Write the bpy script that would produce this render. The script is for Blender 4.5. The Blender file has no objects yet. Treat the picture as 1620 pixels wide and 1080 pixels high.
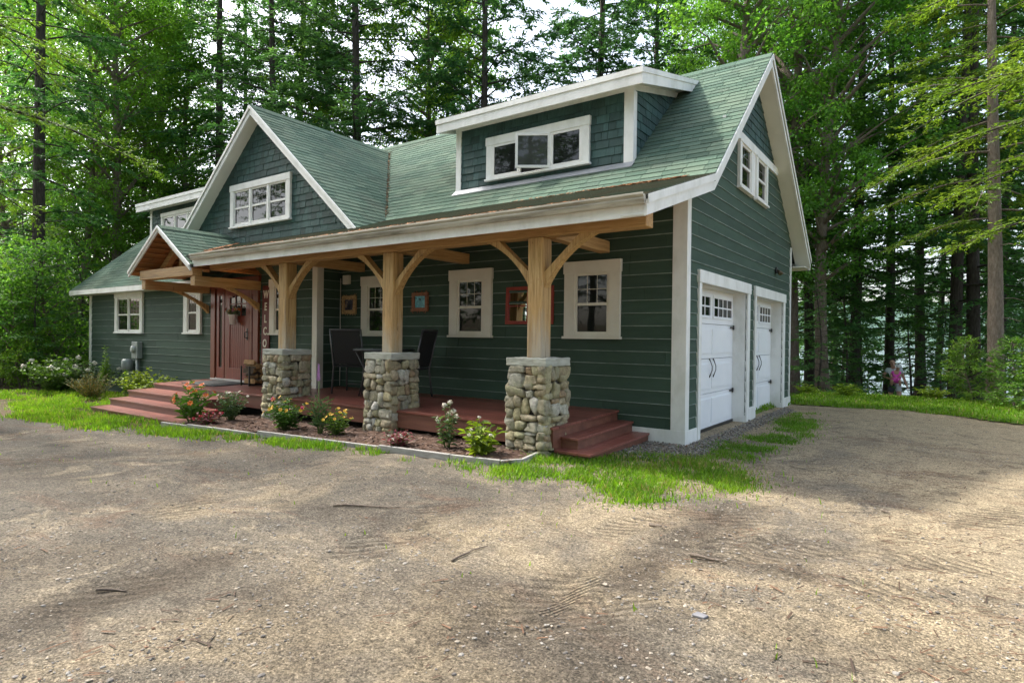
import bpy, math, random
import numpy as np
from mathutils import Vector, Matrix
sc = bpy.context.scene
COL = sc.collection
# ------------------------------------------------------------------ camera
CAM = Vector((2.7395, -7.6767, 1.3731))
RV = Vector((0.814417, 0.580155, 0.012046)); UV = Vector((-0.013355, -0.002015, 0.999909)); FV = Vector((-0.580127, 0.814503, -0.006107))
cd = bpy.data.cameras.new('camera'); cam = bpy.data.objects.new('camera', cd); COL.objects.link(cam)
cd.sensor_width = 36; cd.lens = 965.616/1620*36; cd.clip_start = .05; cd.clip_end = 6000
m = Matrix.Identity(4)
for i in range(3):
    m[i][0] = RV[i]; m[i][1] = UV[i]; m[i][2] = -FV[i]; m[i][3] = CAM[i]
cam.matrix_world = m
sc.camera = cam
# ------------------------------------------------------------------ sky, sun, exposure
SUN_EL = math.radians(50); SUN_DIR = Vector((-1, -.09, 1.19)).normalized()
w = bpy.data.worlds.new("World"); sc.world = w; w.use_nodes = True
nt = w.node_tree; nt.nodes.clear()
sky = nt.nodes.new('ShaderNodeTexSky'); sky.sky_type = 'NISHITA'; sky.sun_disc = False
sky.sun_elevation = SUN_EL; sky.sun_rotation = math.atan2(SUN_DIR.x, SUN_DIR.y)
sky.air_density = 1.0; sky.dust_density = 4.0; sky.ozone_density = 1.0
hs = nt.nodes.new('ShaderNodeHueSaturation'); hs.inputs['Saturation'].default_value = .62      # thin bright cloud
bg = nt.nodes.new('ShaderNodeBackground'); bg.inputs[1].default_value = .15
wo = nt.nodes.new('ShaderNodeOutputWorld')
nt.links.new(sky.outputs[0], hs.inputs['Color']); nt.links.new(hs.outputs[0], bg.inputs[0]); nt.links.new(bg.outputs[0], wo.inputs[0])
sl = bpy.data.lights.new('sun', 'SUN'); sl.energy = 2.05; sl.angle = math.radians(3.5); sl.color = (1, .94, .86)
sun = bpy.data.objects.new('sun', sl); COL.objects.link(sun); sun.location = (-30, -3, 40)
sun.rotation_euler = SUN_DIR.to_track_quat('Z', 'Y').to_euler()
sc.view_settings.view_transform = 'Standard'; sc.view_settings.look = 'None'; sc.view_settings.gamma = 1
sc.view_settings.exposure = 1.88
sc.render.engine = 'CYCLES'
sc.cycles.max_bounces = 14; sc.cycles.diffuse_bounces = 8; sc.cycles.transmission_bounces = 10
# ------------------------------------------------------------------ helpers
def tag(o, label=None, cat=None, group=None, kind=None):
    if label: o['label'] = label
    if cat: o['category'] = cat
    if group: o['group'] = group
    if kind: o['kind'] = kind
    return o
def empty(name, loc=(0, 0, 0), rz=0, label=None, cat=None, group=None):
    o = bpy.data.objects.new(name, None); COL.objects.link(o); o.location = loc; o.rotation_euler = (0, 0, rz)
    o.empty_display_size = .2
    return tag(o, label, cat, group)
def copy_tree(o, parent=None, first=True):
    c = o.copy(); COL.objects.link(c)
    if parent: c.parent = parent
    for ch in list(o.children): copy_tree(ch, c, False)
    return c
V3 = Vector
class MB:
    def __init__(s): s.v = []; s.f = []; s.m = []; s.sm = []
    def face(s, pts, mat=0, smooth=False):
        n = len(s.v); s.v += [tuple(p) for p in pts]; s.f.append(tuple(range(n, n+len(pts)))); s.m.append(mat); s.sm.append(smooth)
    def mesh(s, vs, fs, mat=0, smooth=False):
        n = len(s.v); s.v += [tuple(p) for p in vs]
        for f in fs: s.f.append(tuple(i+n for i in f)); s.m.append(mat); s.sm.append(smooth)
    def hexa(s, p, mat=0):       # p: 8 corners, bottom 4 ccw then top 4
        s.mesh(p, [(3,2,1,0),(4,5,6,7),(0,1,5,4),(1,2,6,5),(2,3,7,6),(3,0,4,7)], mat)
    def box(s, x0, x1, y0, y1, z0, z1, mat=0):
        s.hexa([(x0,y0,z0),(x1,y0,z0),(x1,y1,z0),(x0,y1,z0),(x0,y0,z1),(x1,y0,z1),(x1,y1,z1),(x0,y1,z1)], mat)
    def fbox(s, fr, u0, u1, z0, z1, d0, d1, mat=0):      # box in a wall frame (O, U, N)
        P = lambda u, z, d: fr[0]+fr[1]*u+V3((0,0,1))*z+fr[2]*d
        s.hexa([P(u0,z0,d1),P(u1,z0,d1),P(u1,z0,d0),P(u0,z0,d0),P(u0,z1,d1),P(u1,z1,d1),P(u1,z1,d0),P(u0,z1,d0)], mat)
    def beam(s, a, b, w, h, mat=0, up=(0,0,1)):
        a = V3(a); b = V3(b); d = (b-a).normalized(); side = d.cross(V3(up)).normalized(); u = side.cross(d)
        q = []
        for c in (a, b):
            q.append([c-side*w/2-u*h/2, c+side*w/2-u*h/2, c+side*w/2+u*h/2, c-side*w/2+u*h/2])
        A, B = q
        s.mesh(A+B, [(0,1,2,3),(7,6,5,4),(0,4,5,1),(1,5,6,2),(2,6,7,3),(3,7,4,0)], mat)
    def prism(s, poly, ext, mat=0):   # poly: 3d loop; ext: vector
        ext = V3(ext); a = [V3(p) for p in poly]; b = [p+ext for p in a]; n = len(a)
        s.mesh(a+b, [tuple(range(n))[::-1], tuple(range(n, 2*n))]+[(i, (i+1) % n, n+(i+1) % n, n+i) for i in range(n)], mat)
    def tube(s, pts, rad, n=6, mat=0, smooth=True, cap=True):
        pts = [V3(p) for p in pts]; k = len(pts)
        if not hasattr(rad, '__len__'): rad = [rad]*k
        base = len(s.v); prev = None
        for i, p in enumerate(pts):
            d = (pts[min(i+1, k-1)]-pts[max(i-1, 0)]).normalized()
            if prev is None:
                a = d.cross(V3((0,0,1)))
                if a.length < .05: a = d.cross(V3((1,0,0)))
            else: a = prev-d*prev.dot(d)
            a.normalize(); prev = a; b = d.cross(a)
            for j in range(n):
                t = 2*math.pi*j/n; s.v.append(tuple(p+(a*math.cos(t)+b*math.sin(t))*rad[i]))
        for i in range(k-1):
            for j in range(n):
                s.f.append((base+i*n+j, base+i*n+(j+1) % n, base+(i+1)*n+(j+1) % n, base+(i+1)*n+j)); s.m.append(mat); s.sm.append(smooth)
        if cap:
            s.f.append(tuple(base+j for j in range(n))[::-1]); s.m.append(mat); s.sm.append(False)
            s.f.append(tuple(base+(k-1)*n+j for j in range(n))); s.m.append(mat); s.sm.append(False)
    def lathe(s, prof, n=16, c=(0,0,0), mat=0):  # prof: (r, z)
        base = len(s.v)
        for r, z in prof:
            for j in range(n):
                t = 2*math.pi*j/n; s.v.append((c[0]+r*math.cos(t), c[1]+r*math.sin(t), c[2]+z))
        for i in range(len(prof)-1):
            for j in range(n):
                s.f.append((base+i*n+j, base+i*n+(j+1) % n, base+(i+1)*n+(j+1) % n, base+(i+1)*n+j)); s.m.append(mat); s.sm.append(True)
    def data(s, name, mats):
        me = bpy.data.meshes.new(name); me.from_pydata(s.v, [], s.f)
        for mt in (mats if isinstance(mats, (list, tuple)) else [mats]): me.materials.append(mt)
        me.polygons.foreach_set('material_index', s.m); me.polygons.foreach_set('use_smooth', s.sm); me.update()
        return me
    def build(s, name, mats, parent=None, loc=None, bevel=0):
        o = bpy.data.objects.new(name, s.data(name, mats)); COL.objects.link(o)
        if parent: o.parent = parent
        if loc: o.location = loc
        if bevel:
            b = o.modifiers.new('bevel', 'BEVEL'); b.width = bevel; b.segments = 2; b.limit_method = 'ANGLE'
        return o
def np_mesh(name, V, Fq, mats, mi=None, smooth=False):
    me = bpy.data.meshes.new(name); V = np.asarray(V, np.float32); Fq = np.asarray(Fq, np.int32); k = Fq.shape[1]
    me.vertices.add(len(V)); me.vertices.foreach_set('co', V.ravel())
    me.loops.add(Fq.size); me.loops.foreach_set('vertex_index', Fq.ravel())
    me.polygons.add(len(Fq)); me.polygons.foreach_set('loop_start', np.arange(len(Fq), dtype=np.int32)*k)
    try: me.polygons.foreach_set('loop_total', np.full(len(Fq), k, np.int32))
    except Exception: pass
    for mt in (mats if isinstance(mats, (list, tuple)) else [mats]): me.materials.append(mt)
    if mi is not None: me.polygons.foreach_set('material_index', np.asarray(mi, np.int32))
    me.polygons.foreach_set('use_smooth', np.full(len(Fq), smooth, bool))
    me.update(calc_edges=True); me.validate(); return me
def link(name, me, parent=None, loc=None):
    o = bpy.data.objects.new(name, me); COL.objects.link(o)
    if parent: o.parent = parent
    if loc is not None: o.location = loc
    return o
# smooth value noise in numpy
def vnoise(x, y, seed=0):
    def h(i, j):
        n = np.sin(i*127.1+j*311.7+seed*74.7)*43758.5453
        return n-np.floor(n)
    xi = np.floor(x); yi = np.floor(y); fx = x-xi; fy = y-yi; fx = fx*fx*(3-2*fx); fy = fy*fy*(3-2*fy)
    return (h(xi,yi)*(1-fx)+h(xi+1,yi)*fx)*(1-fy)+(h(xi,yi+1)*(1-fx)+h(xi+1,yi+1)*fx)*fy
def fbm(x, y, seed=0, oct=4):
    s = 0; a = .5
    for k in range(oct): s = s+a*vnoise(x*2**k, y*2**k, seed+k); a *= .5
    return s
def sstep(a, b, x):
    t = np.clip((x-a)/(b-a), 0, 1); return t*t*(3-2*t)
def ground_z(x, y):
    x = np.asarray(x, float); y = np.asarray(y, float)
    z = -.02*np.clip(-3-x, 0, 8)
    xx = x+.7*np.clip(y-9.5, 0, None)
    z = z-.14*np.clip(y-9.5, 0, 34)*sstep(-30, -16, xx)
    z = z+.10*np.clip(-xx-27, 0, 60)
    return z
def gz(x, y): return float(ground_z(x, y))
def at(px, D):     # ground position at a picture column and distance
    r = (px-810)/965.616*D
    return CAM.x+RV.x*r+FV.x*D, CAM.y+RV.y*r+FV.y*D
# ------------------------------------------------------------------ materials
class N:
    def __init__(s, name):
        s.mat = bpy.data.materials.new(name); s.mat.use_nodes = True; s.t = s.mat.node_tree; s.b = s.t.nodes['Principled BSDF']; s.out = s.t.nodes['Material Output']
        s.co = s.t.nodes.new('ShaderNodeTexCoord').outputs['Object']
    def n(s, typ, **k):
        o = s.t.nodes.new(typ)
        for a, v in k.items(): setattr(o, a, v)
        return o
    def l(s, a, b): s.t.links.new(a, b)
    def scale(s, vec):
        mp = s.n('ShaderNodeMapping'); mp.inputs['Scale'].default_value = vec; s.l(s.co, mp.inputs[0]); return mp.outputs[0]
    def noise(s, scale, detail=4, rough=.6, vec=None, dist=0):
        o = s.n('ShaderNodeTexNoise'); o.inputs['Scale'].default_value = scale; o.inputs['Detail'].default_value = detail; o.inputs['Roughness'].default_value = rough; o.inputs['Distortion'].default_value = dist
        s.l(vec or s.co, o.inputs['Vector']); return o.outputs['Fac']
    def ramp(s, fac, stops, interp='LINEAR'):
        o = s.n('ShaderNodeValToRGB'); cr = o.color_ramp; cr.interpolation = interp
        while len(cr.elements) < len(stops): cr.elements.new(.5)
        for e, (p, c) in zip(cr.elements, stops):
            e.position = p; e.color = (*c, 1) if hasattr(c, '__len__') else (c, c, c, 1)
        s.l(fac, o.inputs[0]); return o.outputs[0]
    def mix(s, fac, a, b, mode='MIX'):
        o = s.n('ShaderNodeMix', data_type='RGBA', blend_type=mode)
        if hasattr(fac, 'links'): s.l(fac, o.inputs[0])
        else: o.inputs[0].default_value = fac
        for i, c in ((6, a), (7, b)):
            if hasattr(c, 'links'): s.l(c, o.inputs[i])
            else: o.inputs[i].default_value = (*c, 1) if hasattr(c, '__len__') else (c, c, c, 1)
        return o.outputs[2]
    def math(s, op, a, b=0):
        o = s.n('ShaderNodeMath', operation=op)
        for i, c in ((0, a), (1, b)):
            if hasattr(c, 'links'): s.l(c, o.inputs[i])
            else: o.inputs[i].default_value = c
        return o.outputs[0]
    def island(s): return s.n('ShaderNodeNewGeometry').outputs['Random Per Island']
    def objrand(s): return s.n('ShaderNodeObjectInfo').outputs['Random']
    def bump(s, h, strength=.5, dist=.01):
        o = s.n('ShaderNodeBump'); o.inputs['Strength'].default_value = strength; o.inputs['Distance'].default_value = dist; s.l(h, o.inputs['Height']); s.l(o.outputs[0], s.b.inputs['Normal']); return o
    def done(s, col, rough=.6, metal=0, spec=None):
        if hasattr(col, 'links'): s.l(col, s.b.inputs['Base Color'])
        else: s.b.inputs['Base Color'].default_value = (*col, 1)
        if hasattr(rough, 'links'): s.l(rough, s.b.inputs['Roughness'])
        else: s.b.inputs['Roughness'].default_value = rough
        s.b.inputs['Metallic'].default_value = metal
        if spec is not None: s.b.inputs['Specular IOR Level'].default_value = spec
        return s.mat
def mk(name, c0, c1, scale=6, stretch=None, rough=.6, bump=None, island=0, metal=0, spec=None, detail=5, c2=None):
    s = N(name); vec = s.scale(stretch) if stretch else None
    st = [(.3, c0), (.7, c1)] if c2 is None else [(.25, c0), (.55, c1), (.75, c2)]
    nz = s.noise(scale, detail, .65, vec); col = s.ramp(nz, st)
    if island:
        v = s.ramp(s.island(), [(0, 1-island), (1, 1+island)])
        col = s.mix(1, col, v, 'MULTIPLY')
    if bump: s.bump(s.noise(bump[0], 6, .7, vec), bump[1], bump[2])
    return s.done(col, rough, metal, spec)
GREEN0 = (.036, .066, .047); GREEN1 = (.056, .094, .069)
def siding():
    s = N('green_siding_paint'); c = s.ramp(s.noise(2.2, 6, .7, s.scale((.5, .5, 3))), [(.3, GREEN0), (.7, GREEN1)])
    c = s.mix(1, c, s.ramp(s.island(), [(0, .84), (1, 1.16)]), 'MULTIPLY'); fd = s.ramp(s.noise(1.1, 6, .75, s.scale((1, 1, 2.5)), .8), [(.5, 0), (.75, .45)]); c = s.mix(fd, c, (.055, .085, .075))
    sp = s.ramp(s.noise(70, 2, .6), [(.72, 0), (.76, .35)]); c = s.mix(sp, c, (.10, .13, .115)); s.bump(s.noise(14, 7, .75, s.scale((.25, .25, 6))), .3, .005); return s.done(c, .72, spec=.25)
m_side = siding()
m_edge = mk('worn_board_edge', (.07, .105, .09), (.32, .38, .34), 2.6, (1, 1, 1), .7, detail=8)  # paler strip along the lower edge of each siding board
m_shk = mk('green_wood_shingle', (.018, .052, .048), (.038, .088, .082), 9, (2.5, 2.5, .35), .7, (60, .5, .006), island=.3)
m_trim = mk('white_trim_paint', (.60, .61, .57), (.79, .80, .78), 3.5, (1, 1, .5), .5, (30, .15, .003), c2=(.83, .84, .82), detail=9)
m_trimw = mk('shaded_trim_paint', (.66, .63, .54), (.76, .73, .64), 3, None, .5, (30, .12, .003))  # white trim with its cream tone in shade put into the colour
m_soff = mk('white_soffit_paint', (.66, .67, .62), (.74, .75, .70), 1.5, None, .6)
m_gutter = mk('stained_gutter', (.13, .12, .09), (.50, .48, .41), 2.2, (.6, 1, 6), .5, c2=(.66, .65, .58), detail=8)
m_sash = mk('window_sash_white', (.70, .70, .67), (.78, .78, .75), 4, None, .45)
def roofmat(name, stain):
    s = N(name); i = s.island()
    base = s.ramp(i, [(0, (.058, .098, .073)), (.35, (.088, .138, .102)), (.7, (.118, .17, .124)), (1, (.08, .12, .093))])
    g = s.ramp(s.noise(160, 2, .8), [(.35, .68), (.65, 1.28)]); base = s.mix(1, base, g, 'MULTIPLY')
    n1 = s.noise(1.1, 6, .7, s.scale((.55, 1.6, 1.6))); base = s.mix(s.ramp(n1, [(.46-stain*.18, 0), (.74-stain*.18, .35+.55*stain)]), base, (.155, .135, .10))
    n2 = s.noise(7, 5, .75); base = s.mix(s.ramp(n2, [(.62, 0), (.72, .55 if stain > .3 else .25)]), base, (.23, .23, .195))
    n3 = s.noise(.5, 3, .6); base = s.mix(s.ramp(n3, [(.4, 0), (.7, .35)]), base, (.115, .185, .145))
    s.bump(s.noise(220, 3, .8), .5, .004)
    return s.done(base, .9, spec=.08)
m_roof = roofmat('green_asphalt_shingle', 0.0)
m_rooflow = roofmat('weathered_asphalt_shingle', 1.0)
m_roofedge = mk('shingle_edge', (.05, .06, .05), (.09, .1, .08), 8, None, .9)
m_flash = mk('lead_flashing', (.22, .24, .26), (.32, .34, .36), 5, None, .45, metal=.4)
def timber(name, stretch, c0=(.19, .10, .036), c1=(.44, .26, .10), c2=(.56, .38, .18)):
    s = N(name); v = s.scale(stretch)
    col = s.ramp(s.noise(5, 7, .7, v, .6), [(.25, c0), (.5, c1), (.75, c2)])
    kn = s.ramp(s.noise(2.2, 3, .5, None, 1.5), [(.68, 0), (.75, .6)]); col = s.mix(kn, col, (.10, .055, .025))
    s.bump(s.noise(9, 7, .7, v), .45, .006); return s.done(col, .6)
m_tx = timber('timber_along_x', (.35, 7, 7)); m_ty = timber('timber_along_y', (7, .35, 7))
def postmat():
    s = N('timber_post'); v = s.scale((8, 8, .4)); c = s.ramp(s.noise(5, 7, .7, v, .6), [(.3, (.19, .10, .035)), (.5, (.46, .285, .11)), (.7, (.60, .42, .20))])
    sep = s.n('ShaderNodeSeparateXYZ'); s.l(s.co, sep.inputs[0]); g = s.math('ADD', s.math('MULTIPLY', sep.outputs[2], -.55), s.math('ADD', s.math('MULTIPLY', s.noise(2.2, 6, .7, s.scale((3, 3, .6))), 1.1), .62))
    c = s.mix(s.ramp(g, [(.25, 0), (.6, .75)]), c, (.40, .375, .31))                # bare lower part weathered grey
    cr = s.ramp(s.noise(3.2, 5, .65, s.scale((9, 9, .25)), .3), [(.63, 0), (.67, .75)]); c = s.mix(cr, c, (.09, .055, .03))
    kn = s.ramp(s.noise(2.4, 3, .5, None, 1.8), [(.69, 0), (.74, .7)]); c = s.mix(kn, c, (.11, .06, .028))
    s.bump(s.noise(9, 7, .75, v), .5, .008); return s.done(c, .62)
m_tz = postmat()
m_wood_in = timber('pine_boards', (7, .5, 7), (.24, .10, .035), (.38, .17, .06), (.45, .24, .1))
m_deck = mk('red_deck_board', (.12, .034, .024), (.22, .074, .054), 4, (.5, 9, 9), .34, (7, .35, .004), island=.26, c2=(.29, .13, .105))
m_dfas = mk('red_deck_fascia', (.095, .034, .022), (.17, .066, .042), 2.5, (.4, 3, 5), .5, (7, .3, .004), c2=(.22, .10, .06))
m_dark = mk('deep_dark', (.008, .008, .007), (.014, .013, .012), 3, None, .9)
m_mortar = mk('pier_mortar', (.03, .027, .022), (.085, .078, .062), 14, None, .95, (60, .6, .01))
def stonemat(name):
    s = N(name)
    base = s.ramp(s.island(), [(0, (.42, .36, .25)), (.14, (.36, .335, .26)), (.28, (.36, .33, .21)), (.42, (.48, .46, .39)), (.55, (.31, .26, .165)), (.66, (.31, .28, .20)), (.78, (.41, .36, .22)), (.90, (.32, .235, .15)), (.95, (.50, .48, .43))], 'CONSTANT')
    mot = s.ramp(s.noise(17, 7, .78), [(.3, .42), (.5, 1.12), (.7, 1.75)]); base = s.mix(1, base, mot, 'MULTIPLY')
    li = s.ramp(s.noise(5.5, 6, .75), [(.52, 0), (.66, .6)]); base = s.mix(li, base, (.33, .34, .19))
    dk = s.ramp(s.noise(8.5, 6, .75), [(.6, 0), (.72, .65)]); base = s.mix(dk, base, (.085, .08, .065))
    s.bump(s.noise(19, 9, .82), 1, .035); return s.done(base, .9, spec=.2)
m_stone = stonemat('fieldstone')
m_cap = mk('grey_cap_stone', (.27, .275, .235), (.43, .44, .38), 5, (1, 1, 5), .8, (26, .7, .015), c2=(.50, .51, .45))
def glassmat(name, col=(.012, .014, .013), rough=.02):
    s = N(name); s.b.inputs['Coat Weight'].default_value = 0
    nz = s.noise(3.0, 2, .5); s.bump(nz, .03, .02)
    return s.done(col, rough, spec=.38)
m_glass = glassmat('window_glass')
m_door = mk('red_door_paint', (.15, .022, .012), (.22, .038, .022), 4, (6, 6, .4), .38, (6, .15, .003))
m_dframe = mk('brown_red_frame', (.15, .034, .016), (.225, .06, .03), 3, (5, 5, .4), .42, (6, .2, .003))
m_black = mk('black_metal', (.012, .012, .012), (.022, .022, .022), 8, None, .38)
m_sling = mk('black_sling', (.010, .010, .011), (.017, .016, .017), 60, None, .7)
m_alum = mk('grey_aluminium', (.07, .07, .075), (.11, .11, .115), 8, None, .35, metal=.5)
m_gdoor = mk('garage_door_paint', (.78, .81, .85), (.85, .87, .90), 2, None, .4, (25, .08, .003))
m_brass = mk('brass', (.45, .3, .1), (.6, .42, .18), 8, None, .3, metal=.9)
m_rubber = mk('rubber_mat', (.028, .032, .032), (.055, .06, .06), 30, None, .85, (90, .7, .004))
m_meter = mk('meter_grey', (.25, .28, .27), (.33, .36, .35), 6, None, .45, metal=.2)
m_bark_d = mk('dark_bark', (.022, .018, .014), (.065, .055, .045), 5, (5, 5, .9), .95, (9, 1, .03), c2=(.11, .10, .085))
m_bark_g = mk('grey_brown_bark', (.10, .075, .055), (.20, .16, .125), 5, (6, 6, 1.6), .95, (9, 1, .03), c2=(.28, .24, .2))
m_log = mk('split_wood', (.30, .16, .06), (.52, .32, .14), 9, None, .8, (18, .6, .01), island=.2)
m_logbark = mk('log_bark', (.06, .04, .025), (.12, .085, .055), 9, None, .95, (20, .9, .01))
def leaf(name, c0, c1, c2, trans=.35, ns=.9, rough=.55, islv=.35):
    s = N(name)
    col = s.ramp(s.noise(ns, 3, .6), [(.3, c0), (.52, c1), (.72, c2)])
    v = s.ramp(s.island(), [(0, 1-islv), (1, 1+islv)]); col = s.mix(1, col, v, 'MULTIPLY')
    o = s.ramp(s.objrand(), [(0, (.82, .92, .9)), (.5, (1, 1, 1)), (1, (1.2, 1.08, .9))]); col = s.mix(1, col, o, 'MULTIPLY')
    s.done(col, rough, spec=.35)
    tr = s.n('ShaderNodeBsdfTranslucent'); tc = s.mix(1, col, (1.25, 1.3, .6), 'MULTIPLY'); s.l(tc, tr.inputs[0])
    mx = s.n('ShaderNodeMixShader'); mx.inputs[0].default_value = trans
    s.l(s.b.outputs[0], mx.inputs[1]); s.l(tr.outputs[0], mx.inputs[2]); s.l(mx.outputs[0], s.out.inputs[0]); return s.mat
m_lhem = leaf('hemlock_needles', (.045, .135, .048), (.085, .205, .065), (.13, .27, .085), .52)
m_lpine = leaf('pine_needles', (.038, .115, .052), (.072, .175, .072), (.11, .23, .09), .52)
m_lbright = leaf('yellow_green_hemlock_needles', (.07, .15, .022), (.115, .205, .03), (.165, .25, .042), .45)  # yellower needle colour than the other hemlocks
m_ldec = leaf('maple_leaves', (.075, .20, .034), (.125, .28, .046), (.18, .34, .06), .6)
m_ldec2 = leaf('birch_leaves', (.10, .22, .03), (.15, .29, .04), (.20, .34, .055), .58)  # lighter birch green; on left-wood trees it paints in a sunlit look
m_lshrub = leaf('shrub_leaves', (.05, .12, .018), (.085, .17, .025), (.14, .23, .05), .35, 4)
m_lyel = leaf('yellow_green_leaves', (.11, .18, .016), (.17, .25, .022), (.22, .29, .035), .4, 4)
def grassmat():
    m_ = leaf('grass_blades', (.085, .19, .014), (.14, .275, .02), (.20, .32, .03), .5, 1.2, .5); t = m_.node_tree
    return m_
m_grass = grassmat(); m_straw = leaf('dry_grass_blades', (.22, .18, .07), (.32, .27, .12), (.42, .36, .19), .3, 3)
m_lblue = leaf('dusty_green_leaves', (.045, .09, .04), (.075, .13, .06), (.11, .17, .08), .3, 5)
m_lever = leaf('young_evergreen_leaves', (.06, .15, .02), (.11, .22, .03), (.17, .28, .04), .4, 3)
m_lburg = leaf('burgundy_leaves', (.12, .02, .04), (.2, .04, .06), (.3, .16, .17), .3, 8)
m_lbrown = leaf('russet_shrub_leaves', (.09, .08, .02), (.15, .11, .035), (.17, .15, .05), .3, 3)
def flat(name, c, rough=.6, **k): return mk(name, tuple(x*.85 for x in c), c, 12, None, rough, **k)
m_orange = flat('orange_petal', (.75, .16, .012)); m_yellow = flat('yellow_petal', (.75, .43, .02)); m_pink = flat('pink_petal', (.65, .07, .18))
m_purple = flat('lilac_petal', (.47, .28, .52)); m_whitep = flat('white_petal', (.7, .66, .55)); m_red = flat('red_petal', (.5, .03, .05))
m_stem = flat('plant_stem', (.10, .17, .04))
# ------------------------------------------------------------------ the house
rng = random.Random(7)
def clip(poly, ax, v, keep_ge):
    out = []; n = len(poly)
    for i in range(n):
        a = poly[i]; b = poly[(i+1) % n]; ia = (a[ax] >= v) == keep_ge or a[ax] == v; ib = (b[ax] >= v) == keep_ge or b[ax] == v
        if ia: out.append(a)
        if ia != ib:
            t = (v-a[ax])/(b[ax]-a[ax]); out.append((a[0]+(b[0]-a[0])*t, a[1]+(b[1]-a[1])*t))
    return out
def lay(mb, O, U, V, poly, expo, wr=None, lift=(.014, .003), gap=.004, mat=0, edge=None, v0=None, jit=0, course_off=None):
    """courses of boards, shingles or tabs laid over a convex polygon of a plane"""
    O = V3(O); U = V3(U).normalized(); V = V3(V).normalized(); Nn = U.cross(V)
    vmin = min(p[1] for p in poly); vmax = max(p[1] for p in poly); v = vmin if v0 is None else v0
    k = 0
    while v < vmax-1e-4:
        band = clip(clip(poly, 1, v, True), 1, v+expo, False)
        if len(band) >= 3:
            u0 = min(p[0] for p in band); u1 = max(p[0] for p in band); cells = []
            if wr is None: cells.append(band)
            else:
                u = u0-rng.uniform(0, wr[1]) if course_off is None else math.floor(u0/wr[0])*wr[0]-wr[0]+course_off*(k % 2)*wr[0]+rng.uniform(-.01, .01)
                while u < u1:
                    w_ = rng.uniform(*wr); c = clip(clip(band, 0, u+gap/2, True), 0, u+w_-gap/2, False); u += w_
                    if len(c) >= 3: cells.append(c)
            for c in cells:
                j = rng.uniform(-jit, jit)
                subs = [(c, mat)]
                if edge:
                    lo = clip(c, 1, v+edge[0], False); hi = clip(c, 1, v+edge[0], True)
                    subs = [(q, mm) for q, mm in ((lo, edge[1]), (hi, mat)) if len(q) >= 3]
                for q, mm in subs:
                    top = []; bot = []
                    for (a, b) in q:
                        t = (b-v)/expo; L = lift[0]*(1-t)+lift[1]*t+j
                        top.append(O+U*a+V*b+Nn*L); bot.append(O+U*a+V*b-Nn*.002)
                    n = len(q)
                    if mm == mat or True:
                        mb.mesh(top+bot, [tuple(range(n))]+[(i, n+i, n+(i+1) % n, (i+1) % n) for i in range(n)], mm)
        v += expo; k += 1
def plane_lay(mb, a, bx, by, plan, **kw):      # plane z = a + bx x + by y over a plan polygon
    g = math.hypot(bx, by); V = V3((bx/g, by/g, g)).normalized(); Nn = V3((-bx, -by, 1)).normalized(); U = V.cross(Nn)
    O = V3((0, 0, a)); poly = []
    for x, y in plan:
        p = V3((x, y, a+bx*x+by*y))-O; poly.append((p.dot(U), p.dot(V)))
    ar = sum(poly[i][0]*poly[(i+1) % len(poly)][1]-poly[(i+1) % len(poly)][0]*poly[i][1] for i in range(len(poly)))
    if ar < 0: poly = poly[::-1]
    lay(mb, O, U, V, poly, **kw)
def plane_slab(mb, a, bx, by, plan, th, mat=0, off=.004):
    mb.prism([(x, y, a+bx*x+by*y-off) for x, y in plan], (0, 0, -th), mat)
X = V3((1,0,0)); Y = V3((0,1,0)); Z = V3((0,0,1))
house = empty('house', (0,0,0), 0, 'dark green shingled two-storey house with timber porch and two white garage doors', 'house')
SO = .006
F_P = (V3((0,0,0)), X, V3((0,-1,0)))            # porch wall y=0
EY = -.543
F_E = (V3((0,EY,0)), X, V3((0,-1,0)))           # entry wall
F_G = (V3((0,0,0)), Y, V3((1,0,0)))             # garage gable wall x=0
XIN = -6.79; XL = -16.96; W = 6.366
EXPO = .172
def wall_part(fr, polys, name='siding_wall', expo=EXPO, shk=False, back=.14):
    mb = MB()
    for p in polys:
        O, U, Nn = fr
        if shk: lay(mb, O, U, Z, p, .128, (.09, .24), (.016, .004), .005, 0, None, None, .003)
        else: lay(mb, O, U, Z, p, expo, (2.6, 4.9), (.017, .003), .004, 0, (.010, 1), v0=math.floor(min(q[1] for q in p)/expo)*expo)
        mb.prism([O+U*a+Z*b-Nn*.002 for a, b in p], -Nn*back, 0)
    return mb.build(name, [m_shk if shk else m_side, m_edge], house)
# main plane / porch plane
MA, MS = 3.51-.89*.19, .89           # z = MA + MS y
PA, PS = 3.51-.32*.19, .32           # z = PA + PS y
zM = lambda y: MA+MS*y
zP = lambda y: PA+PS*y
RY = 3.2; RZ = zM(RY); RS = -.80; RYE = 6.98; zR = lambda y: RZ+RS*(y-RY)
GX, GZ, GS = -8.65, 5.95, .85        # cross gable
EX, EZ, ES = -9.8, 3.47, .66         # entry gable
# porch wall, entry wall, return
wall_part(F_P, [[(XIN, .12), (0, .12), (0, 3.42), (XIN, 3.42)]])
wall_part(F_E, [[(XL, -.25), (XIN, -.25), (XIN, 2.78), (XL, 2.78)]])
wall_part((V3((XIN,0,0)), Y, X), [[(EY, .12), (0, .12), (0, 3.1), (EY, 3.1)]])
# cross gable shingles
def gzx(x): return GZ-GS*abs(x-GX)
wall_part(F_E, [[(-12.0, 2.9), (-5.4, 2.9), (-5.4, gzx(-5.4)-.16), (GX, GZ-.16), (-12.0, gzx(-12.0)-.16)]], 'shingle_gable', shk=True)
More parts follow.
